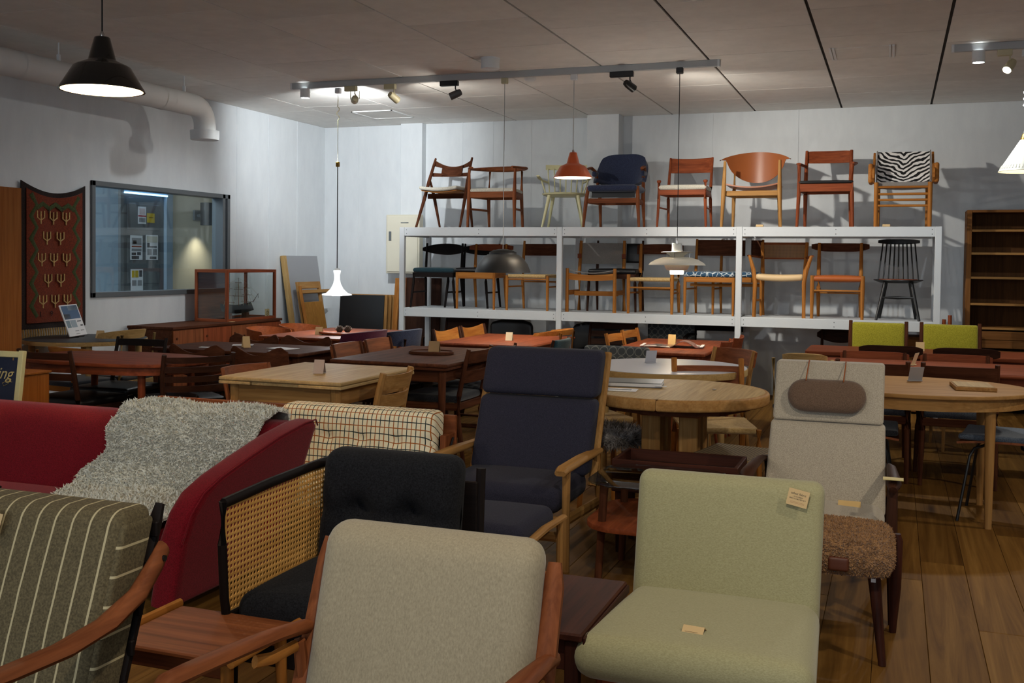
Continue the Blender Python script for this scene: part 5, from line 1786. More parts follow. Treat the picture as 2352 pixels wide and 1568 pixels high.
# magazine
t = thing('magazine', 'open glossy magazine lying on a red-brown table', 'magazine', (-1.70, 8.42, ZTB), 6)
mpg, nt, b = newmat('magazine_pages')
v = coords(nt, (1, 1, 1), False)
vo = nt.nodes.new('ShaderNodeTexVoronoi')
vo.inputs['Scale'].default_value = 13
vo.distance = 'CHEBYCHEV'
nt.links.new(v.outputs[0], vo.inputs['Vector'])
r1 = ramp(nt, vo.outputs['Color'], [(.15, lin((60, 50, 46))), (.4, lin((130, 110, 98))), (.6, lin((150, 60, 36))), (.8, lin((206, 202, 196)))])
nt.links.new(r1.outputs[0], b.inputs['Base Color'])
b.inputs['Roughness'].default_value = .25
M().grid(lambda a, b_: (-.24 + .24 * a, -.14 + .28 * b_, .004 + .006 * math.sin(PI * a)), 8, 2, .004).build('left_page', mpg, t)
M().grid(lambda a, b_: (.26 * a, -.14 + .28 * b_, .006 + .05 * math.sin(PI * min(1, a * 1.25)) ** 1.3 * (1 if a < .8 else 0) * (1 - .2 * b_)), 14, 2, .004).build('right_page', mpg, t)
for x in (-.235, .245):
    M().box(x - .012, x + .012, -.14, .14, .011, .0125).build('page_margin', M_whitepaper, t, smooth=False)
# book and leaflet on the pedestal table
t = thing('book', 'thick dark-covered book lying on the round pedestal table', 'book', (-1.355, 5.66, ZTB), 8)
M().box(-.16, .16, -.11, .11, .003, .022, .001).build('pages', M_whitepaper, t, smooth=False)
M().box(-.163, .163, -.113, .113, .022, .025, .001).build('cover', plain('book_cover', (66, 68, 72), .4), t, smooth=False)
M().box(-.163, .163, -.113, .113, 0, .003, .001).build('cover', plain('book_cover2', (90, 92, 96), .4), t, smooth=False)
M().box(.13, .19, -.125, -.10, .010, .0115).build('bookmark', M_whitepaper, t, smooth=False)
t = thing('leaflet', 'white printed leaflet lying before the book on the pedestal table', 'leaflet', (-1.385, 5.40, ZTB), 6)
M().box(-.11, .11, -.06, .06, 0, .003, .001).build('sheet', M_whitepaper, t, smooth=False)
M().box(-.07, .08, -.02, .02, .003, .0036).build('print_block', PCOL((120, 124, 128)), t, smooth=False)
M().lathe([(.004, 0), (.012, .002), (.012, .006), (0, .008)], 14).build('tabletop_pin', M_chrome, thing('table_button', 'small metal button on the round pedestal tabletop', 'button', (-.90, 5.62, .7205)))
# oak box lid on the oval table
t = thing('wooden_tray', 'flat square oak lid lying on the oval oak table', 'lid', (.42, 6.33, ZTB), 4)
M().box(-.105, .105, -.14, .14, 0, .02, .002).build('lid_body', oak, t, smooth=False)
M().box(-.095, .095, -.13, .13, .02, .0225, .001).build('lid_top', oak_pale, t, smooth=False)
# poster on the round table
t = thing('poster_stand', 'white printed photo board on a small stand on the dark round table', 'poster', (-6.30, 6.80, .742), 109)
rot = RX(-20) @ Matrix.Diagonal((1.7, 1, 1.12, 1))
blk = [(-.085, .085, .13, .232, (70, 96, 130)), (-.085, -.02, .135, .17, (150, 140, 130)), (-.02, .085, .195, .228, (170, 186, 200)), (-.085, -.045, .065, .12, (120, 140, 150)), (-.038, .02, .065, .12, (150, 164, 176)),
       (.035, .075, .105, .112, (90, 90, 94)), (.055, .08, .07, .08, (80, 80, 84)), (-.02, .02, .035, .04, (140, 140, 140)), (.04, .075, .035, .04, (140, 140, 140)), (-.02, .02, .012, .017, (150, 150, 150))]
M().box(-.095, .095, -.004, .004, .01, .25, .001).xf(rot).build('board', M_whitepaper, t, smooth=False)
for (a0, a1, z0, z1, c) in blk:
    M().box(a0, a1, -.0052, -.004, z0 + .01, z1 + .01).xf(rot).build('printed_block', PCOL(c), t, smooth=False)
M().tube([(-.05, -.02, .012), (-.05, -.02, .0), (-.05, .08, .0), (-.05, .04, .12)], .003, 6).tube([(.05, -.02, .012), (.05, -.02, .0), (.05, .08, .0), (.05, .04, .12)], .003, 6).build('wire_stand', M_blackmetal, t)
# ---------------------------------------------------------------- foreground seating
def shearlean(m, y0, z0, k):
    for p in m.v:
        p.y += k * (p.z - z0)
    return m


# red sofa
t = thing('sofa', 'crimson wool sofa with sloping arms at the left', 'sofa', (-3.55, 3.65, 0))
X0, Y0 = -3.55, 3.65
M().box(-.92, .92, -.30, .30, .10, .26, .02).build('base_frame', M_red, t, smooth=False)
M().cush(-.9, .92, -.33, .14, .18, .335, .045, (0, 0, .015), 10).build('seat_cushion', M_red, t)
m = M().cush(-.98, 1.08, .12, .28, .17, .685, .06, (0, .02, 0), 12)
shearlean(m, 0, .30, .28)
m.build('backrest', M_red, t)
prof = [(.33, .06), (.36, .3), (.40, .66), (.37, .69), (.28, .688), (.10, .655), (-.10, .60), (-.26, .55), (-.35, .505), (-.40, .43), (-.42, .32), (-.41, .06)]
for s in (-1, 1):
    m = M().prism(prof, 'x', -.06, .06, .035, 3)
    for p in m.v:
        p.x = s * (.93 + .0 + p.x + .16 * (p.z / .68) ** 1.3) + (0 if s > 0 else 0)
    m.build('armrest', M_red, t)
    pts = [(.93 + .062 + .16 * (max(z, 0) / .68) ** 1.3 - .006, y, z) for y, z in [(q[0], q[1]) for q in prof[2:11]]]
    M().tube([(s * x, y, z) for x, y, z in pts], .004, 5).build('piping', M_red, t)
for x in (-.8, .85):
    for y in (-.25, .25):
        M().rod((x, y, 0), (x, y, .11), .014, .02).build('leg', walnut, t)

# sheepskin draped over the red sofa
path = [(.445, .60), (.40, .695), (.32, .72), (.22, .69), (.155, .60), (.105, .47), (.03, .385), (-.16, .37), (-.325, .362), (-.375, .30), (-.385, .22)]


def pathpt(s):
    k = s * (len(path) - 1)
    i = min(int(k), len(path) - 2)
    f = k - i
    return (path[i][0] + f * (path[i + 1][0] - path[i][0]), path[i][1] + f * (path[i + 1][1] - path[i][1]))


LB = [.22, .30, .31, .24, .19, .15, .14, .22, .42, .52, .58]
RBd = [.98, 1.0, 1.0, .99, .97, .95, .93, .92, .90, .88, .84]


def skin(a, b_):
    y, z = pathpt(b_)
    k = b_ * 10
    i = min(int(k), 9)
    f = k - i
    lo = LB[i] + f * (LB[i + 1] - LB[i])
    hi = RBd[i] + f * (RBd[i + 1] - RBd[i])
    e = .035 * math.sin(b_ * 17) + .02 * math.sin(b_ * 41 + 1)
    lo += e
    return (lo + (hi - lo) * a, y - .012 - .01 * math.sin(a * 7 + b_ * 9), z + .012 + .01 * math.sin(a * 9 + b_ * 5))


M_hide = plain('sheepskin_hide', (150, 148, 136), .9)
mwool, nt, b = newmat('grey_white_wool')
v = coords(nt, (1, 1, 1), False)
n1 = noise(nt, v, 30, 3)
r1 = ramp(nt, n1.outputs[0], [(.3, lin((186, 184, 170))), (.7, lin((236, 236, 226)))])
nt.links.new(r1.outputs[0], b.inputs['Base Color'])
b.inputs['Roughness'].default_value = .9
b.inputs['Sheen Weight'].default_value = .4
b.inputs['Specular IOR Level'].default_value = .15


def wool(fn, count, length, rad, seed, nu=60, nv=60, flip=1, droop=.4):
    rnd = random.Random(seed)
    m = M()
    V, F = [], []
    for k in range(count):
        a, b_ = rnd.random(), rnd.random()
        p = Vector(fn(a, b_))
        du = Vector(fn(min(1, a + .01), b_)) - Vector(fn(max(0, a - .01), b_))
        dv = Vector(fn(a, min(1, b_ + .01))) - Vector(fn(a, max(0, b_ - .01)))
        nn = du.cross(dv)
        if nn.length < 1e-9:
            continue
        nn = nn.normalized() * flip
        tt = Vector((rnd.uniform(-1, 1), rnd.uniform(-1, 1), rnd.uniform(-1, 1) - droop)).normalized()
        L = length * rnd.uniform(.6, 1.25)
        q1 = p + nn * L * .55 + tt * L * .25
        q2 = q1 + nn * L * .25 + tt * L * .65
        sd = nn.cross(tt)
        if sd.length < 1e-6:
            continue
        sd = sd.normalized()
        up_ = sd.cross(nn).normalized()
        i = len(V)
        r = rad * rnd.uniform(.7, 1.3)
        V += [p + sd * r, p - sd * r * .5 + up_ * r, p - sd * r * .5 - up_ * r, q1 + sd * r * .8, q1 - sd * r * .4 + up_ * r * .8, q1 - sd * r * .4 - up_ * r * .8, q2]
        F += [(i, i + 1, i + 4, i + 3), (i + 1, i + 2, i + 5, i + 4), (i + 2, i, i + 3, i + 5), (i + 3, i + 4, i + 6), (i + 4, i + 5, i + 6), (i + 5, i + 3, i + 6)]
    m.v, m.f = V, F
    return m


def wool_mesh(src, count, length, rad, seed, keep=lambda p: True, droop=.0):
    rnd = random.Random(seed)
    tris = []
    for f in src.f:
        for k in range(1, len(f) - 1):
            a, b_, c_ = src.v[f[0]], src.v[f[k]], src.v[f[k + 1]]
            n_ = (b_ - a).cross(c_ - a)
            if n_.length > 1e-10 and keep((a + b_ + c_) / 3):
                tris.append((n_.length, a, b_, c_, n_.normalized()))
    cum, tot = [], 0
    for q in tris:
        tot += q[0]
        cum.append(tot)
    import bisect
    V, F = [], []
    cen = sum(src.v, Vector()) / len(src.v)
    for k in range(count):
        q = tris[min(len(tris) - 1, bisect.bisect(cum, rnd.random() * tot))]
        u, w = rnd.random(), rnd.random()
        if u + w > 1:
            u, w = 1 - u, 1 - w
        p = q[1] + (q[2] - q[1]) * u + (q[3] - q[1]) * w
        nn = q[4] if q[4].dot(p - cen) > 0 else -q[4]
        tt = Vector((rnd.uniform(-1, 1), rnd.uniform(-1, 1), rnd.uniform(-1, 1) - droop)).normalized()
        L = length * rnd.uniform(.6, 1.25)
        q1 = p + nn * L * .5 + tt * L * .3
        q2 = q1 + nn * L * .2 + tt * L * .7
        sd = nn.cross(tt)
        if sd.length < 1e-6:
            continue
        sd.normalize()
        up_ = sd.cross(nn).normalized()
        i = len(V)
        r = rad * rnd.uniform(.7, 1.3)
        V += [p + sd * r, p - sd * r * .5 + up_ * r, p - sd * r * .5 - up_ * r, q1 + sd * r * .8, q1 - sd * r * .4 + up_ * r * .8, q1 - sd * r * .4 - up_ * r * .8, q2]
        F += [(i, i + 1, i + 4, i + 3), (i + 1, i + 2, i + 5, i + 4), (i + 2, i, i + 3, i + 5), (i + 3, i + 4, i + 6), (i + 4, i + 5, i + 6), (i + 5, i + 3, i + 6)]
    m = M()
    m.v, m.f = V, F
    return m


sk = thing('sheepskin', 'grey-white sheepskin draped over the corner of the crimson sofa', 'sheepskin', (X0, Y0, 0))
M().grid(skin, 30, 40, .008).build('hide', M_hide, sk)
wool(skin, 38000, .015, .005, 3, flip=-1, droop=.25).build('wool', mwool, sk, fix=False, kind='stuff')

# plaid sofa
mpl, nt, b = newmat('plaid_wool')
sx = xyz(nt)
base = lin((240, 231, 202))
dk, orr = lin((44, 56, 56)), lin((166, 92, 34))
c = mixc(nt, stripe(nt, sx[0], .049, .0045), base, dk)
c = mixc(nt, stripe(nt, sx[0], .049, .0045, .5), c, orr)
zz_ = mathn(nt, 'ADD', sx[2], mathn(nt, 'MULTIPLY', sx[1], .7))
c = mixc(nt, stripe(nt, zz_, .072, .005), c, dk)
c = mixc(nt, stripe(nt, zz_, .072, .005, .5), c, orr)
nt.links.new(c, b.inputs['Base Color'])
b.inputs['Roughness'].default_value = .95
b.inputs['Specular IOR Level'].default_value = .15
vv = coords(nt)
bump(nt, b, noise(nt, vv, 260, 2).outputs[0], .3, .0015)
t = thing('sofa', 'teak-framed sofa with buttoned cream plaid cushions behind the crimson sofa', 'sofa', (-2.93, 4.55, 0))
M().box(-.95, .875, .235, .26, .22, .625, .004).build('back_panel', teak, t, smooth=False)
M().box(.84, .87, .12, .235, .20, .54, .004).build('end_panel', teak, t, smooth=False)
M().box(-.92, .87, -.26, .23, .17, .215, .004).build('seat_frame', teak, t, smooth=False)
M().rod((.878, .2, .52), (.878, .05, .33), .006).build('folding_strut', M_blackmetal, t)
bx = [(.055 + k * .19, .505) for k in range(5)]
m = M().cush(-.05, .825, .04, .20, .33, .655, .04, (0, .01, 0), 40)
for p in m.v:
    if p.y < .12:
        for (qx, qz) in bx:
            d2 = (p.x - qx) ** 2 / .0012 + (p.z - qz) ** 2 / .0012
            p.y += .022 * math.exp(-d2)
shearlean(m, 0, .33, .12)
ck = m.build('back_cushion', mpl, t)
M().cush(-.90, -.07, .06, .20, .36, .57, .04, (0, .01, 0), 8).build('back_cushion', mpl, t)
for (qx, qz) in bx:
    if 0 < qx < .82:
        M().lathe([(.0, -.006), (.010, -.003), (.012, .003), (0, .008)], 12).xf(TR(qx, .062 + .12 * (qz - .33), qz) @ RX(90)).build('button', mpl, ck)
M().cush(-.90, .825, -.27, .10, .215, .34, .04, (0, 0, .012), 12).build('seat_cushion', mpl, t)
for x in (-.85, .82):
    for y in (-.22, .2):
        M().rod((x, y, 0), (x, y, .17), .014, .02).build('leg', teak, t)

# striped armchair, front left
mst, nt, b = newmat('olive_striped_wool')
sx = xyz(nt)
vv = coords(nt)
nn_ = noise(nt, vv, 200, 2)
bs = ramp(nt, nn_.outputs[0], [(.35, lin((76, 66, 44))), (.65, lin((106, 94, 66)))])
jj = mathn(nt, 'ADD', sx[0], mathn(nt, 'MULTIPLY', noise(nt, vv, 12, 1).outputs[0], .004))
c = mixc(nt, stripe(nt, jj, .047, .005, .2), bs.outputs[0], lin((186, 172, 134)))
nt.links.new(c, b.inputs['Base Color'])
b.inputs['Roughness'].default_value = .95
bump(nt, b, nn_.outputs[0], .4, .0015)
mst2, nt, b = newmat('olive_striped_wool_side')
sx = xyz(nt)
vv = coords(nt)
nn_ = noise(nt, vv, 200, 2)
bs = ramp(nt, nn_.outputs[0], [(.35, lin((76, 66, 44))), (.65, lin((106, 94, 66)))])
c = mixc(nt, stripe(nt, sx[2], .058, .0055, .55), bs.outputs[0], lin((186, 172, 134)))
nt.links.new(c, b.inputs['Base Color'])
b.inputs['Roughness'].default_value = .95
t = thing('armchair', 'teak armchair with olive striped cushions at the front left', 'armchair', (-1.79, 1.55, 0))
m = M().cush(-.265, .255, .09, .20, .42, .855, .03, (0, .012, 0), 10)
shearlean(m, 0, .42, .33)
bc = m.build('back_cushion', mst, t)
m = M().cush(.232, .260, .10, .198, .45, .83, .012, (0, 0, 0), 4)
shearlean(m, 0, .42, .33)
m.build('side_gusset', mst2, bc)
M().cush(-.26, .26, -.30, .19, .33, .44, .035, (0, 0, .015), 8).build('seat_cushion', mst, t)
for s in (-1, 1):
    M().tube([(s * .24, .10, .18), (s * .24, .215, .42), (s * .24, .352, .80), (s * .24, .372, .845)], [.013, .014, .013, .010], 8, [.018, .018, .016, .010], up=(1, 0, 0), sq=True).build('back_post', blackw, t)
    M().tube([(s * .266, .35, .752), (s * .276, .31, .725), (s * .288, .24, .682), (s * .292, .14, .65), (s * .292, .02, .638), (s * .292, -.12, .642), (s * .292, -.26, .65), (s * .292, -.33, .64)], [.014, .017, .022, .028, .031, .030, .024, .012], 10, [.024, .024, .018, .015, .014, .014, .014, .012]).build('armrest', teak, t)
    M().rod((s * .284, .325, .738), (s * .292, .325, .738), .007).build('arm_bolt', M_blackmetal, t)
    M().tube([(s * .285, -.32, 0), (s * .285, -.28, .3), (s * .288, -.27, .64)], [.014, .019, .016], 8).build('leg', teak, t)
    M().tube([(s * .275, .28, 0), (s * .275, .12, .22), (s * .278, .02, .36)], [.014, .02, .016], 8).build('leg', blackw, t)
    M().bar((s * .275, -.28, .30), (s * .275, .14, .24), .02, .05).build('side_rail', blackw, t, smooth=False)
for k in range(5):
    z = .46 + .08 * k
    M().box(-.265, .265, .21 + .33 * (z - .42), .222 + .33 * (z - .42), z, z + .035, .003).build('back_slat', blackw, t, smooth=False)
M().box(-.27, .27, -.29, -.27, .25, .32, .004).build('front_rail', teak, t, smooth=False)


def fabtag(name, label, mtx, small=False, txt=True):
    t = thing(name, label, 'label card')
    t.matrix_world = mtx
    w, h_ = .062, .05
    M().box(-w / 2, w / 2, -h_ / 2, h_ / 2, 0, .0008).build('card', M_paper, t, smooth=False)
    if txt:
        text('select fabric', .0095, M_print, t, TR(0, .0115, .001), extr=.0001)
        text('\u3053\u3061\u3089\u306e\u5546\u54c1\u306f', .0045, M_print, t, TR(-.001, .0025, .001), extr=.0001)
        text('\u5f35\u5730\u304b\u3089\u304a\u9078\u3073\u9802\u3051\u307e\u3059', .0045, M_print, t, TR(0, -.004, .001), extr=.0001)
        for k in range(2):
            M().box(-.02, .022, -.0135 - .0035 * k, -.0129 - .0035 * k, .0008, .001).build('fine_print', PCOL((150, 96, 60)), t, smooth=False)
    return t


# oatmeal armchair, front centre
t = thing('armchair', 'teak armchair with oatmeal wool cushions at the front centre', 'armchair', (-.955, 1.85, 0))
m = M().cush(-.262, .262, .10, .20, .38, .80, .055, (0, .018, 0), 10)
shearlean(m, 0, .40, .30)
bc = m.build('back_cushion', M_beige, t)
M().cush(-.27, .27, -.30, .16, .30, .41, .04, (0, 0, .015), 8).build('seat_cushion', M_beige, t)
for s in (-1, 1):
    M().tube([(s * .27, .02, .20), (s * .275, .16, .42), (s * .278, .27, .70), (s * .276, .285, .75)], [.014, .018, .016, .012], 8, [.026, .03, .022, .014], up=(1, 0, 0), sq=True).build('back_post', teak, t)
    M().tube([(s * .285, .26, .548), (s * .29, .18, .568), (s * .296, .06, .585), (s * .30, -.08, .598), (s * .30, -.20, .608), (s * .298, -.275, .613), (s * .296, -.305, .598), (s * .294, -.31, .555)], [.014, .02, .026, .030, .028, .024, .02, .015], 10, [.018, .016, .015, .014, .015, .018, .02, .02]).build('armrest', teak, t)
    M().tube([(s * .29, -.32, 0), (s * .29, -.31, .3), (s * .294, -.305, .59)], [.014, .02, .017], 8).build('leg', teak, t)
    M().tube([(s * .27, .34, 0), (s * .275, .2, .25), (s * .285, .16, .545)], [.014, .02, .014], 8).build('leg', teak, t)
    M().bar((s * .285, -.36, .30), (s * .275, .2, .25), .02, .05).build('side_rail', teak, t, smooth=False)
    M().tube([(s * .294, .0, .552), (s * .292, .06, .538), (s * .29, .15, .535)], [.008, .012, .012], 8, .014).build('under_arm_rail', oak_amber, t)
M().box(-.28, .28, -.37, -.345, .24, .31, .004).build('front_rail', teak, t, smooth=False)
for k in range(4):
    z = .45 + .08 * k
    M().box(-.26, .26, .215 + .30 * (z - .4), .228 + .30 * (z - .4), z, z + .03, .003).build('back_slat', teak, t, smooth=False)

# small teak side table
t = thing('side_table', 'small teak side table with a pale raised edge between the front armchairs', 'table', (-1.74, 2.31, 0))
M().box(-.17, .21, -.15, .155, .385, .40, .004).build('tabletop', teak, t, smooth=False)
M().tube([(-.185, -.165, .402), (-.185, .165, .402)], .012, 8, .014).build('raised_edge', oak_amber, t)
M().tube([(.222, -.165, .402), (.222, .165, .402)], .012, 8, .014).build('raised_edge', oak_amber, t)
legs_at(t, [(-.15, -.12), (-.15, .12), (.18, -.12), (.18, .12)], .385, oak_amber, .012, .017, splay=.01)
M().box(-.15, .19, -.13, -.115, .34, .385, .003).build('apron', teak, t, smooth=False)
M().box(-.15, .19, .115, .13, .34, .385, .003).build('apron', teak, t, smooth=False)

# cane armchair with charcoal cushions
mcane = Wood('rattan', (188, 136, 68), (222, 172, 100), .5)
t = thing('armchair', 'dark framed settee end with cane side and charcoal cushions', 'armchair', (-1.49, 2.77, 0))
for s in (-1,):
    x = s * .262
    top = [(x, -.33, .715), (x, -.1, .728), (x, .16, .735), (x, .29, .735)]
    M().tube(top, .012, 8, .014, sq=True).build('arm_top_rail', blackw, t)
    M().tube([(x, -.30, .30), (x, -.325, .45), (x, -.335, .6), (x, -.33, .72)], .012, 8, .013, sq=True).build('front_post', blackw, t)
    M().tube([(x, .27, .30), (x, .29, .5), (x, .30, .75)], .013, 8, sq=True).build('back_post', blackw, t)
    M().box(x - .014, x + .014, -.33, .30, .27, .40, .004).build('side_rail', blackw, t, smooth=False)
    m = M()
    p_ = .0165
    y0, y1, z0, z1 = -.318, .282, .405, .72
    ny, nz = int((y1 - y0) / p_), int((z1 - z0) / p_)
    for k in range(ny + 1):
        y = y0 + k * p_
        m.box(x - .0012, x + .0012, y - .0027, y + .0027, z0, z1)
    for k in range(nz + 1):
        z = z0 + k * p_
        m.box(x - .002, x + .002, y0, y1, z - .0027, z + .0027)
    for k in range(-nz, ny):
        for sg in (1, -1):
            ya = y0 + (k + .5) * p_ * 1.0
            a0, a1 = max(0, (y0 - ya) / p_), min(nz, (y1 - ya) / p_)
            if a1 > a0 + .2:
                za, zb_ = (z0 + a0 * p_, z0 + a1 * p_)
                if sg < 0:
                    za, zb_ = z1 - a0 * p_, z1 - a1 * p_
                m.bar((x, ya + a0 * p_, za), (x, ya + a1 * p_, zb_), .0016, .0026, (1, 0, 0))
    m.build('cane_panel', mcane.m[1], t, smooth=False, kind='stuff')
    for y in (-.29, .26):
        M().rod((x, y, 0), (x, y, .3), .014, .02).build('leg', blackw, t)
M().tube([(.262, .27, .27), (.262, .285, .5), (.262, .30, .74)], .014, 8, sq=True).build('back_post', blackw, t)
M().box(.248, .276, -.31, .30, .27, .38, .004).build('side_rail', blackw, t, smooth=False)
for y in (-.29, .26):
    M().rod((.262, y, 0), (.262, y, .3), .014, .02).build('leg', blackw, t)
M().box(-.26, .26, -.32, -.295, .27, .38, .004).build('front_rail', blackw, t, smooth=False)
M().box(-.26, .26, .27, .29, .27, .70, .004).build('back_panel', blackw, t, smooth=False)
M().cush(-.245, .245, -.31, .20, .34, .455, .045, (0, 0, .02), 8).build('seat_cushion', M_black, t)
m = M().cush(-.238, .238, .10, .22, .42, .79, .05, (0, .025, 0), 26)
for p in m.v:
    if p.y < .16:
        for qx in (-.09, .09):
            p.y += .05 * math.exp(-((p.x - qx) ** 2 + (p.z - .61) ** 2) / .0022)
        p.y += .012 * math.exp(-((p.z - .6) ** 2) / .0008)
shearlean(m, 0, .42, .16)
m.build('back_cushion', M_black, t)

# navy high-back recliner
t = thing('lounge_chair', 'navy high-back lounge chair with oak arms in the middle', 'lounge chair', (-1.70, 4.80, 0))
m = M().cush(-.297, .318, .02, .13, .36, .715, .03, (0, .012, 0), 10)
shearlean(m, 0, .36, .42)
m.build('back_cushion', M_navy, t)
m = M().cush(-.30, .322, .015, .135, .722, .955, .035, (0, .014, 0), 10)
shearlean(m, 0, .36, .42)
m.build('head_cushion', M_navy, t)
M().cush(-.30, .30, -.36, .12, .26, .375, .045, (0, 0, .014), 10).build('seat_cushion', M_navy, t)
for s in (-1, 1):
    M().bar((s * .318, .13, .30), (s * .318, .402, .935), .03, .04, (1, 0, 0)).build('back_post', oak, t, smooth=False)
    M().tube([(s * .325, -.42, .462), (s * .325, -.38, .472), (s * .325, -.1, .472), (s * .325, .22, .462)], [.026, .032, .032, .024], 10, [.012, .016, .016, .014], sq=True).build('armrest', oak, t)
    M().bar((s * .325, -.325, 0), (s * .325, -.325, .46), .034, .034, (1, 0, 0)).build('leg', oak, t, smooth=False)
    M().bar((s * .325, .30, 0), (s * .325, .17, .46), .034, .034, (1, 0, 0)).build('leg', oak, t, smooth=False)
    M().bar((s * .322, -.32, .23), (s * .322, .24, .20), .02, .05).build('side_rail', oak, t, smooth=False)
M().bar((-.32, -.32, .22), (.32, -.32, .22), .02, .05).build('front_rail', oak, t, smooth=False)
t = thing('footstool', 'navy cushioned oak footstool before the navy lounge chair', 'footstool', (-1.46, 3.83, 0))
M().cush(-.175, .175, -.21, .21, .30, .405, .04, (0, 0, .012), 8).build('cushion', M_navy, t)
for s in (-1, 1):
    M().tube([(s * .20, -.24, .352), (s * .20, .0, .362), (s * .20, .24, .352)], [.016, .018, .016], 8, [.011, .013, .011], sq=True).build('side_rail', oak, t)
    for y in (-.19, .19):
        M().bar((s * .20, y, 0), (s * .20, y, .35), .026, .026, (1, 0, 0)).build('leg', oak, t, smooth=False)
for y in (-.19, .19):
    M().bar((-.2, y, .28), (.2, y, .28), .018, .04).build('cross_rail', oak, t, smooth=False)

# green lounge chair
t = thing('lounge_chair', 'pale green armless lounge chair at the front right', 'lounge chair', (-.475, 3.0, 0))
m = M().cush(-.283, .283, .18, .26, .30, .735, .035, (0, .012, 0), 10)
shearlean(m, 0, .40, .26)
for p in m.v:
    p.x *= 1 + .04 * (p.z - .3)
m.build('backrest', M_green, t)
m = M().cush(-.315, .315, -.40, .24, .285, .40, .055, (0, 0, .014), 12)
for p in m.v:
    k = (p.y + .40) / .64
    p.x *= 1.0 - .10 * k
    p.z += -.03 * k + .015
m.build('seat', M_green, t)
for s in (-1, 1):
    M().tube([(s * .27, -.30, 0), (s * .25, -.25, .29)], [.014, .024], 10).build('leg', teak_red, t)
    M().tube([(s * .25, .36, 0), (s * .235, .2, .29)], [.014, .024], 10).build('leg', teak_red, t)
M().box(-.25, .25, -.30, -.275, .23, .29, .004).build('seat_rail', teak_red, t, smooth=False)
M().box(-.24, .24, .2, .22, .23, .29, .004).build('seat_rail', teak_red, t, smooth=False)
gt = (Vector((0, .26, 1)).normalized())
gx = Vector((1, 0, 0))
gn = gx.cross(gt)
rm = Matrix(((gx.x, gt.x, gn.x, 0), (gx.y, gt.y, gn.y, 0), (gx.z, gt.z, gn.z, 0), (0, 0, 0, 1)))
fabtag('fabric_label', 'kraft select fabric card pinned high on the green backrest', TR(-.262, 3.236, .695) @ rm @ RZ(-11))
t2 = tentcard('price_card', 'small folded kraft card lying on the green seat', (-.485, 2.755, .412), -6, .058, .02, None, None, .03)
M().box(-.02, .015, -.018, -.0175, .010, .0105).build('fine_print', M_print, t2, smooth=False)
fabtag('fabric_label', 'kraft select fabric card at the left edge of the striped cushion', TR(-1.862, 1.742, .812) @ rm @ RZ(-6))

# cream high-back lounge chair
t = thing('lounge_chair', 'cream linen high-back lounge chair with brown neck pillow', 'lounge chair', (-.27, 4.62, 0))
m = M().cush(-.24, .24, .0, .10, .34, .70, .018, (0, .022, 0), 10)
for p in m.v:
    p.x *= 1.05 - .10 * (p.z - .34)
shearlean(m, 0, .34, .50)
m.build('back_cushion', M_cream, t)
m = M().cush(-.236, .236, .0, .10, .702, .958, .016, (0, .012, 0), 10)
shearlean(m, 0, .34, .50)
m.build('head_cushion', M_cream, t)
pl = M().cush(-.168, .168, -.078, .078, -.076, .076, .0755, (0, 0, 0), 6).xf(TR(-.005, .195, .818) @ RX(-26) @ Matrix.Diagonal((1, .5, 1, 1))).build('neck_pillow', M_brown, t)
for x in (-.09, .07):
    M().tube([(x - .004, .19, .885), (x, .27, .945), (x, .305, .963), (x, .36, .955)], .003, 6).build('pillow_cord', M_leather_tan, pl)
m = M().cush(-.25, .25, -.36, .06, .27, .385, .05, (0, 0, .014), 10)
m.build('seat_cushion', M_cream, t)
for s in (-1, 1):
    M().tube([(s * .262, .22, .52), (s * .272, .05, .545), (s * .28, -.18, .55), (s * .282, -.30, .545), (s * .28, -.34, .53)], [.014, .02, .026, .03, .016], 10, [.014, .014, .016, .022, .014]).build('armrest', walnut, t)
    M().tube([(s * .285, -.33, 0), (s * .278, -.29, .3), (s * .278, -.28, .54)], [.014, .022, .020], 8).build('leg', walnut, t)
    M().tube([(s * .26, .33, 0), (s * .262, .2, .3), (s * .262, .22, .53)], [.014, .02, .014], 8).build('leg', walnut, t)
    M().bar((s * .265, -.3, .26), (s * .262, .24, .20), .018, .045).build('side_rail', walnut, t, smooth=False)
o = M().box(-.04, .035, -.025, .025, 0, .003).build('price_card', plain('yellow_tag', (214, 196, 130), .6), smooth=False, loc=(.012, 4.30, .569))
tag(o, 'pale yellow price card lying on the right armrest of the cream lounge chair', 'price card')
o = M().box(-.045, .045, -.02, .02, 0, .003).build('price_card', plain('tan_tag', (214, 180, 120), .6), smooth=False, loc=(-.16, 4.545, .40))
o.rotation_euler = (R(35), 0, 0)
tag(o, 'tan card tucked at the back of the cream lounge chair seat', 'price card')

# brown shearling ottoman
t = thing('ottoman', 'brown shearling ottoman on dark tapered legs at the right', 'ottoman', (-.22, 3.98, 0))
OX, OY, OZ0, OZ1 = .235, .205, .315, .43
mbr, nt, b = newmat('brown_shearling')
v = coords(nt, (1, 1, 1), False)
n1 = noise(nt, v, 45, 3)
r1 = ramp(nt, n1.outputs[0], [(.3, lin((120, 84, 50))), (.7, lin((168, 126, 82)))])
nt.links.new(r1.outputs[0], b.inputs['Base Color'])
b.inputs['Roughness'].default_value = .95
b.inputs['Sheen Weight'].default_value = .3
om = M().cush(-OX, OX, -OY, OY, OZ0, OZ1, .055, (0, 0, .015), 8)
om.build('cushion', mbr, t)
wool_mesh(om, 22000, .0065, .0034, 5, lambda p: p.z > OZ0 + .004).build('wool', mbr, t, fix=False, kind='stuff')
M().cush(.02, .09, -OY - .012, -OY + .01, .335, .385, .01, (0, 0, 0), 3).build('leather_patch', plain('brown_leather', (92, 48, 30), .5), t)
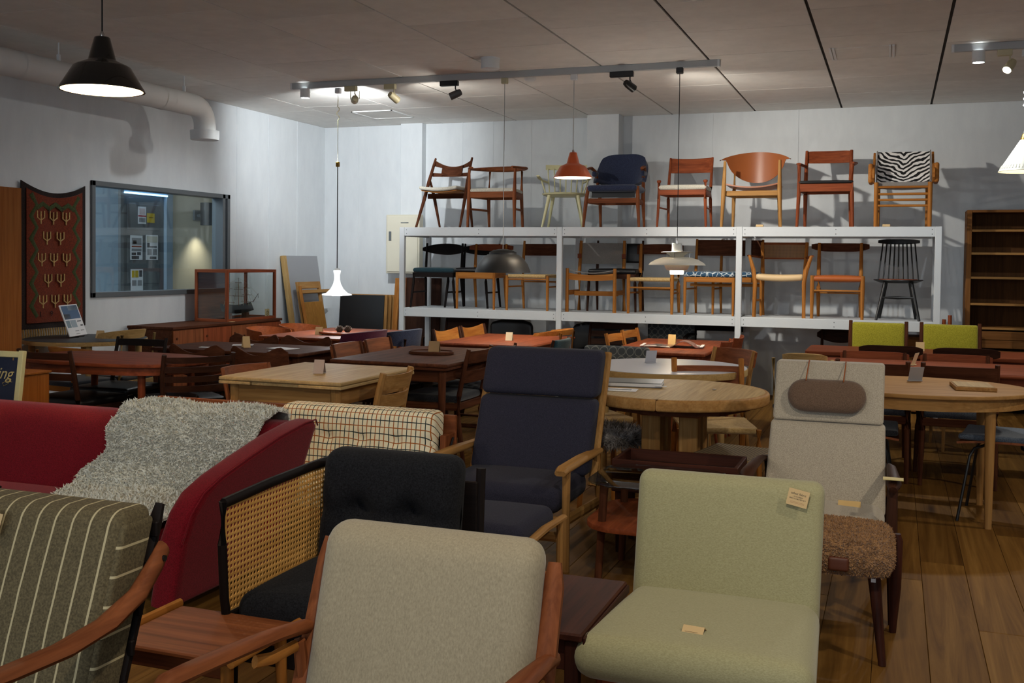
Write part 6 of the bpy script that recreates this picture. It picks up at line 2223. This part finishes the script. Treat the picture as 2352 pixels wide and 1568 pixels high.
for sx_ in (-1, 1):
    M().tube([(sx_ * .205, -.145, 0), (sx_ * .17, -.10, .32)], [.013, .023], 10).build('leg', rosew, t)
    M().tube([(sx_ * .238, .225, 0), (sx_ * .245, .21, .18), (sx_ * .25, .205, .36), (sx_ * .25, .205, .385)], [.013, .021, .019, .012], 10).build('leg', rosew, t)
M().box(.162, .178, -.127, -.122, .285, .298).build('leg_sticker', M_whitepaper, t, smooth=False)

# rosewood table
t = thing('side_table', 'dark rosewood side table between the oatmeal and green chairs', 'table', (-.972, 2.86, 0))
M().box(-.21, .217, -.25, .25, .397, .42, .005).build('tabletop', rosew, t, smooth=False)
M().box(.2175, .2255, -.245, .245, .385, .412, .003).build('edge_lip', rosew, t, smooth=False)
for y in (-.225, .21):
    M().box(-.19, .2, y, y + .015, .31, .395, .003).build('apron', rosew, t, smooth=False)
for x in (-.2, .187):
    M().box(x, x + .015, -.22, .22, .31, .395, .003).build('apron', rosew, t, smooth=False)
for x in (-.185, .185):
    for y in (-.22, .22):
        M().box(x - .019, x + .019, y - .019, y + .019, 0, .397, .004).build('leg', rosew, t, smooth=False)
M().lathe([(.006, 0), (.009, 0), (.009, .001)], 12).xf(TR(.1, -.2255, .35) @ RX(90)).build('dowel', teak_dark, t)

# glass-topped table and tray table
t = thing('coffee_table', 'round-cornered glass coffee table with red teak lower shelf', 'table', (-.965, 4.545, 0))


def rr(a, b_, r, k=5):
    pts = []
    for sx, sy, a0 in ((1, 1, 0), (-1, 1, 90), (-1, -1, 180), (1, -1, 270)):
        for i in range(k):
            w = R(a0 + i * 90 / (k - 1))
            pts.append((sx * (a - r) + r * math.cos(w), sy * (b_ - r) + r * math.sin(w)))
    return pts


M().prism(rr(.29, .27, .16, 9), 'z', .442, .45, .002).build('glass_top', glassmat('smoked_glass', (.62, .68, .66), .3), t)
M().prism(rr(.285, .30, .16, 9), 'z', .255, .28, .006).build('lower_shelf', teak_red, t)
for sx_, sy_ in ((-1, -1), (1, -1), (-1, 1), (1, 1)):
    M().rod((sx_ * .22, sy_ * .21, 0), (sx_ * .2, sy_ * .19, .442), .016, .019, 10).build('leg', teak_dark, t)
t = thing('planter_table', 'dark teak table with a sunken black tray behind the glass table', 'table', (-.965, 5.02, 0))
M().box(-.29, .29, -.15, .15, .38, .40, .003).build('tray_floor', M_leather_blk, t, smooth=False)
for q in ((-.30, .30, -.165, -.145), (-.30, .30, .145, .165), (-.30, -.28, -.145, .145), (.28, .30, -.145, .145)):
    M().box(*q, .30, .455, .003).build('tray_wall', rosew, t, smooth=False)
legs_at(t, [(-.27, -.13), (.27, -.13), (-.27, .13), (.27, .13)], .31, rosew, .014, .02)

# rope stool and fur stool
t = thing('stool', 'low stool with woven cord seat beside the cream lounge chair', 'stool', (-.775, 5.45, 0), -12)
mrope, nt, b = newmat('woven_cord_check')
sx = xyz(nt)
d1 = mathn(nt, 'ADD', sx[0], sx[1])
d2 = mathn(nt, 'SUBTRACT', sx[0], sx[1])
ck_ = mathn(nt, 'ABSOLUTE', mathn(nt, 'SUBTRACT', stripe(nt, d1, .036, .018), stripe(nt, d2, .036, .018)))
nt.links.new(mixc(nt, ck_, lin((70, 56, 38)), lin((138, 116, 82))), b.inputs['Base Color'])
b.inputs['Roughness'].default_value = .85
m = M().cush(-.17, .17, -.22, .22, .385, .43, .02, (0, 0, -.012), 6)
sw = m.build('woven_seat', mrope, t)
mm = M()
for k in range(24):
    x = -.16 + .0139 * k
    mm.tube([(x, -.222, .43), (x, -.228, .405), (x, -.218, .385)], .0055, 5)
mm.build('cord_wraps', M_cord, sw, kind='stuff')
for sx_ in (-1, 1):
    for sy_ in (-1, 1):
        M().rod((sx_ * .16, sy_ * .2, 0), (sx_ * .155, sy_ * .2, .42), .014, .019).build('leg', oak, t)
    M().rod((sx_ * .157, -.2, .2), (sx_ * .157, .2, .2), .01).build('stretcher', oak, t)
for sy_ in (-1, 1):
    M().rod((-.157, sy_ * .2, .24), (.157, sy_ * .2, .24), .01).build('stretcher', oak, t)
t = thing('stool', 'round stool with grey fur cover behind the navy lounge chair', 'stool', (-1.50, 5.66, 0))
mfur, nt, b = newmat('grey_fur')
v = coords(nt, (1, 1, 1), False)
n1 = noise(nt, v, 14, 3)
r1 = ramp(nt, n1.outputs[0], [(.35, lin((60, 52, 46))), (.5, lin((140, 132, 126))), (.62, lin((210, 206, 204)))])
nt.links.new(r1.outputs[0], b.inputs['Base Color'])
b.inputs['Roughness'].default_value = .9
fm = M().lathe([(0, .40), (.17, .40), (.19, .42), (.18, .45), (.1, .465), (0, .47)], 28)
fm.build('seat_cushion', mfur, t)
wool_mesh(fm, 6000, .034, .0022, 9, lambda p: p.z > .405, .3).build('fur', mfur, t, fix=False, kind='stuff')
for k in range(3):
    a = R(90 + 120 * k)
    M().rod((.16 * math.cos(a), .16 * math.sin(a), 0), (.13 * math.cos(a), .13 * math.sin(a), .40), .014, .019).build('leg', oak_amber, t)

# chalkboard sign and small box at the left
M_board = plain('navy_chalkboard', (26, 34, 58), .5)
t = thing('chalkboard_sign', 'navy sign board lettered ing in a cream frame at the left edge', 'sign', (-4.91, 4.46, 0), 3)
rot = RX(-8)
M().box(-.26, .245, -.005, .005, .05, .83, .002).xf(rot).build('board', M_board, t, smooth=False)
for q in ((.24, .275, 0, .87), (-.28, -.245, 0, .87)):
    M().box(q[0], q[1], -.016, .014, q[2], q[3], .003).xf(rot).build('frame_stile', plain('cream_frame', (206, 200, 150), .6), t, smooth=False)
for z in (.83, .05):
    M().box(-.245, .24, -.014, .012, z, z + .035, .003).xf(rot).build('frame_rail', plain('cream_frame', (206, 200, 150), .6), t, smooth=False)
text('ing', .095, plain('gold_lettering', (196, 178, 120), .6), t, rot @ TR(.15, -.0065, .735) @ FACEY, shear=.35, extr=.0008)
M().tube([(.195, -.008, .71), (.185, -.008, .68), (.155, -.008, .665), (.145, -.008, .682), (.175, -.008, .695), (.21, -.008, .69)], .0025, 6, .0012).xf(rot).build('letter_swash', plain('gold_swash', (196, 178, 120), .6), t)
M().tube([(.07, -.008, .60), (.10, -.008, .615), (.12, -.008, .60)], .008, 6, .0012).xf(rot).build('red_flourish', plain('red_flourish', (196, 70, 40), .6), t)
for s in (-.2, .2):
    M().bar((s, .02, 0), (s, .12, .82), .02, .02).build('rear_strut', oak, t, smooth=False)
M().bar((-.2, .03, .2), (.2, .03, .2), .02, .02).build('rear_brace', oak, t, smooth=False)
t = thing('storage_box', 'small orange-brown wooden box standing behind the sign board', 'box', (-5.03, 4.90, 0))
M().box(-.14, .15, -.12, .12, 0, .685, .004).build('body', cabwood, t, smooth=False)
M().box(-.15, .16, -.13, .13, .685, .70, .003).build('lid', cabwood, t, smooth=False)
M().box(-.02, .06, -.08, -.02, .70, .715, .002).build('paper_stack', M_paper, t, smooth=False)

t = thing('price_tag', 'small kraft tag hanging from the dark teak chair behind the navy lounge', 'price tag', (-2.655, 6.72, .33))
M().box(-.012, .012, -.002, .002, 0, .085, .001).xf(RY(-12)).build('tag_card', M_paper, t, smooth=False)
M().tube([(-.018, 0, .085), (-.03, 0, .13)], .001, 4).build('tag_string', M_cordwhite, t)
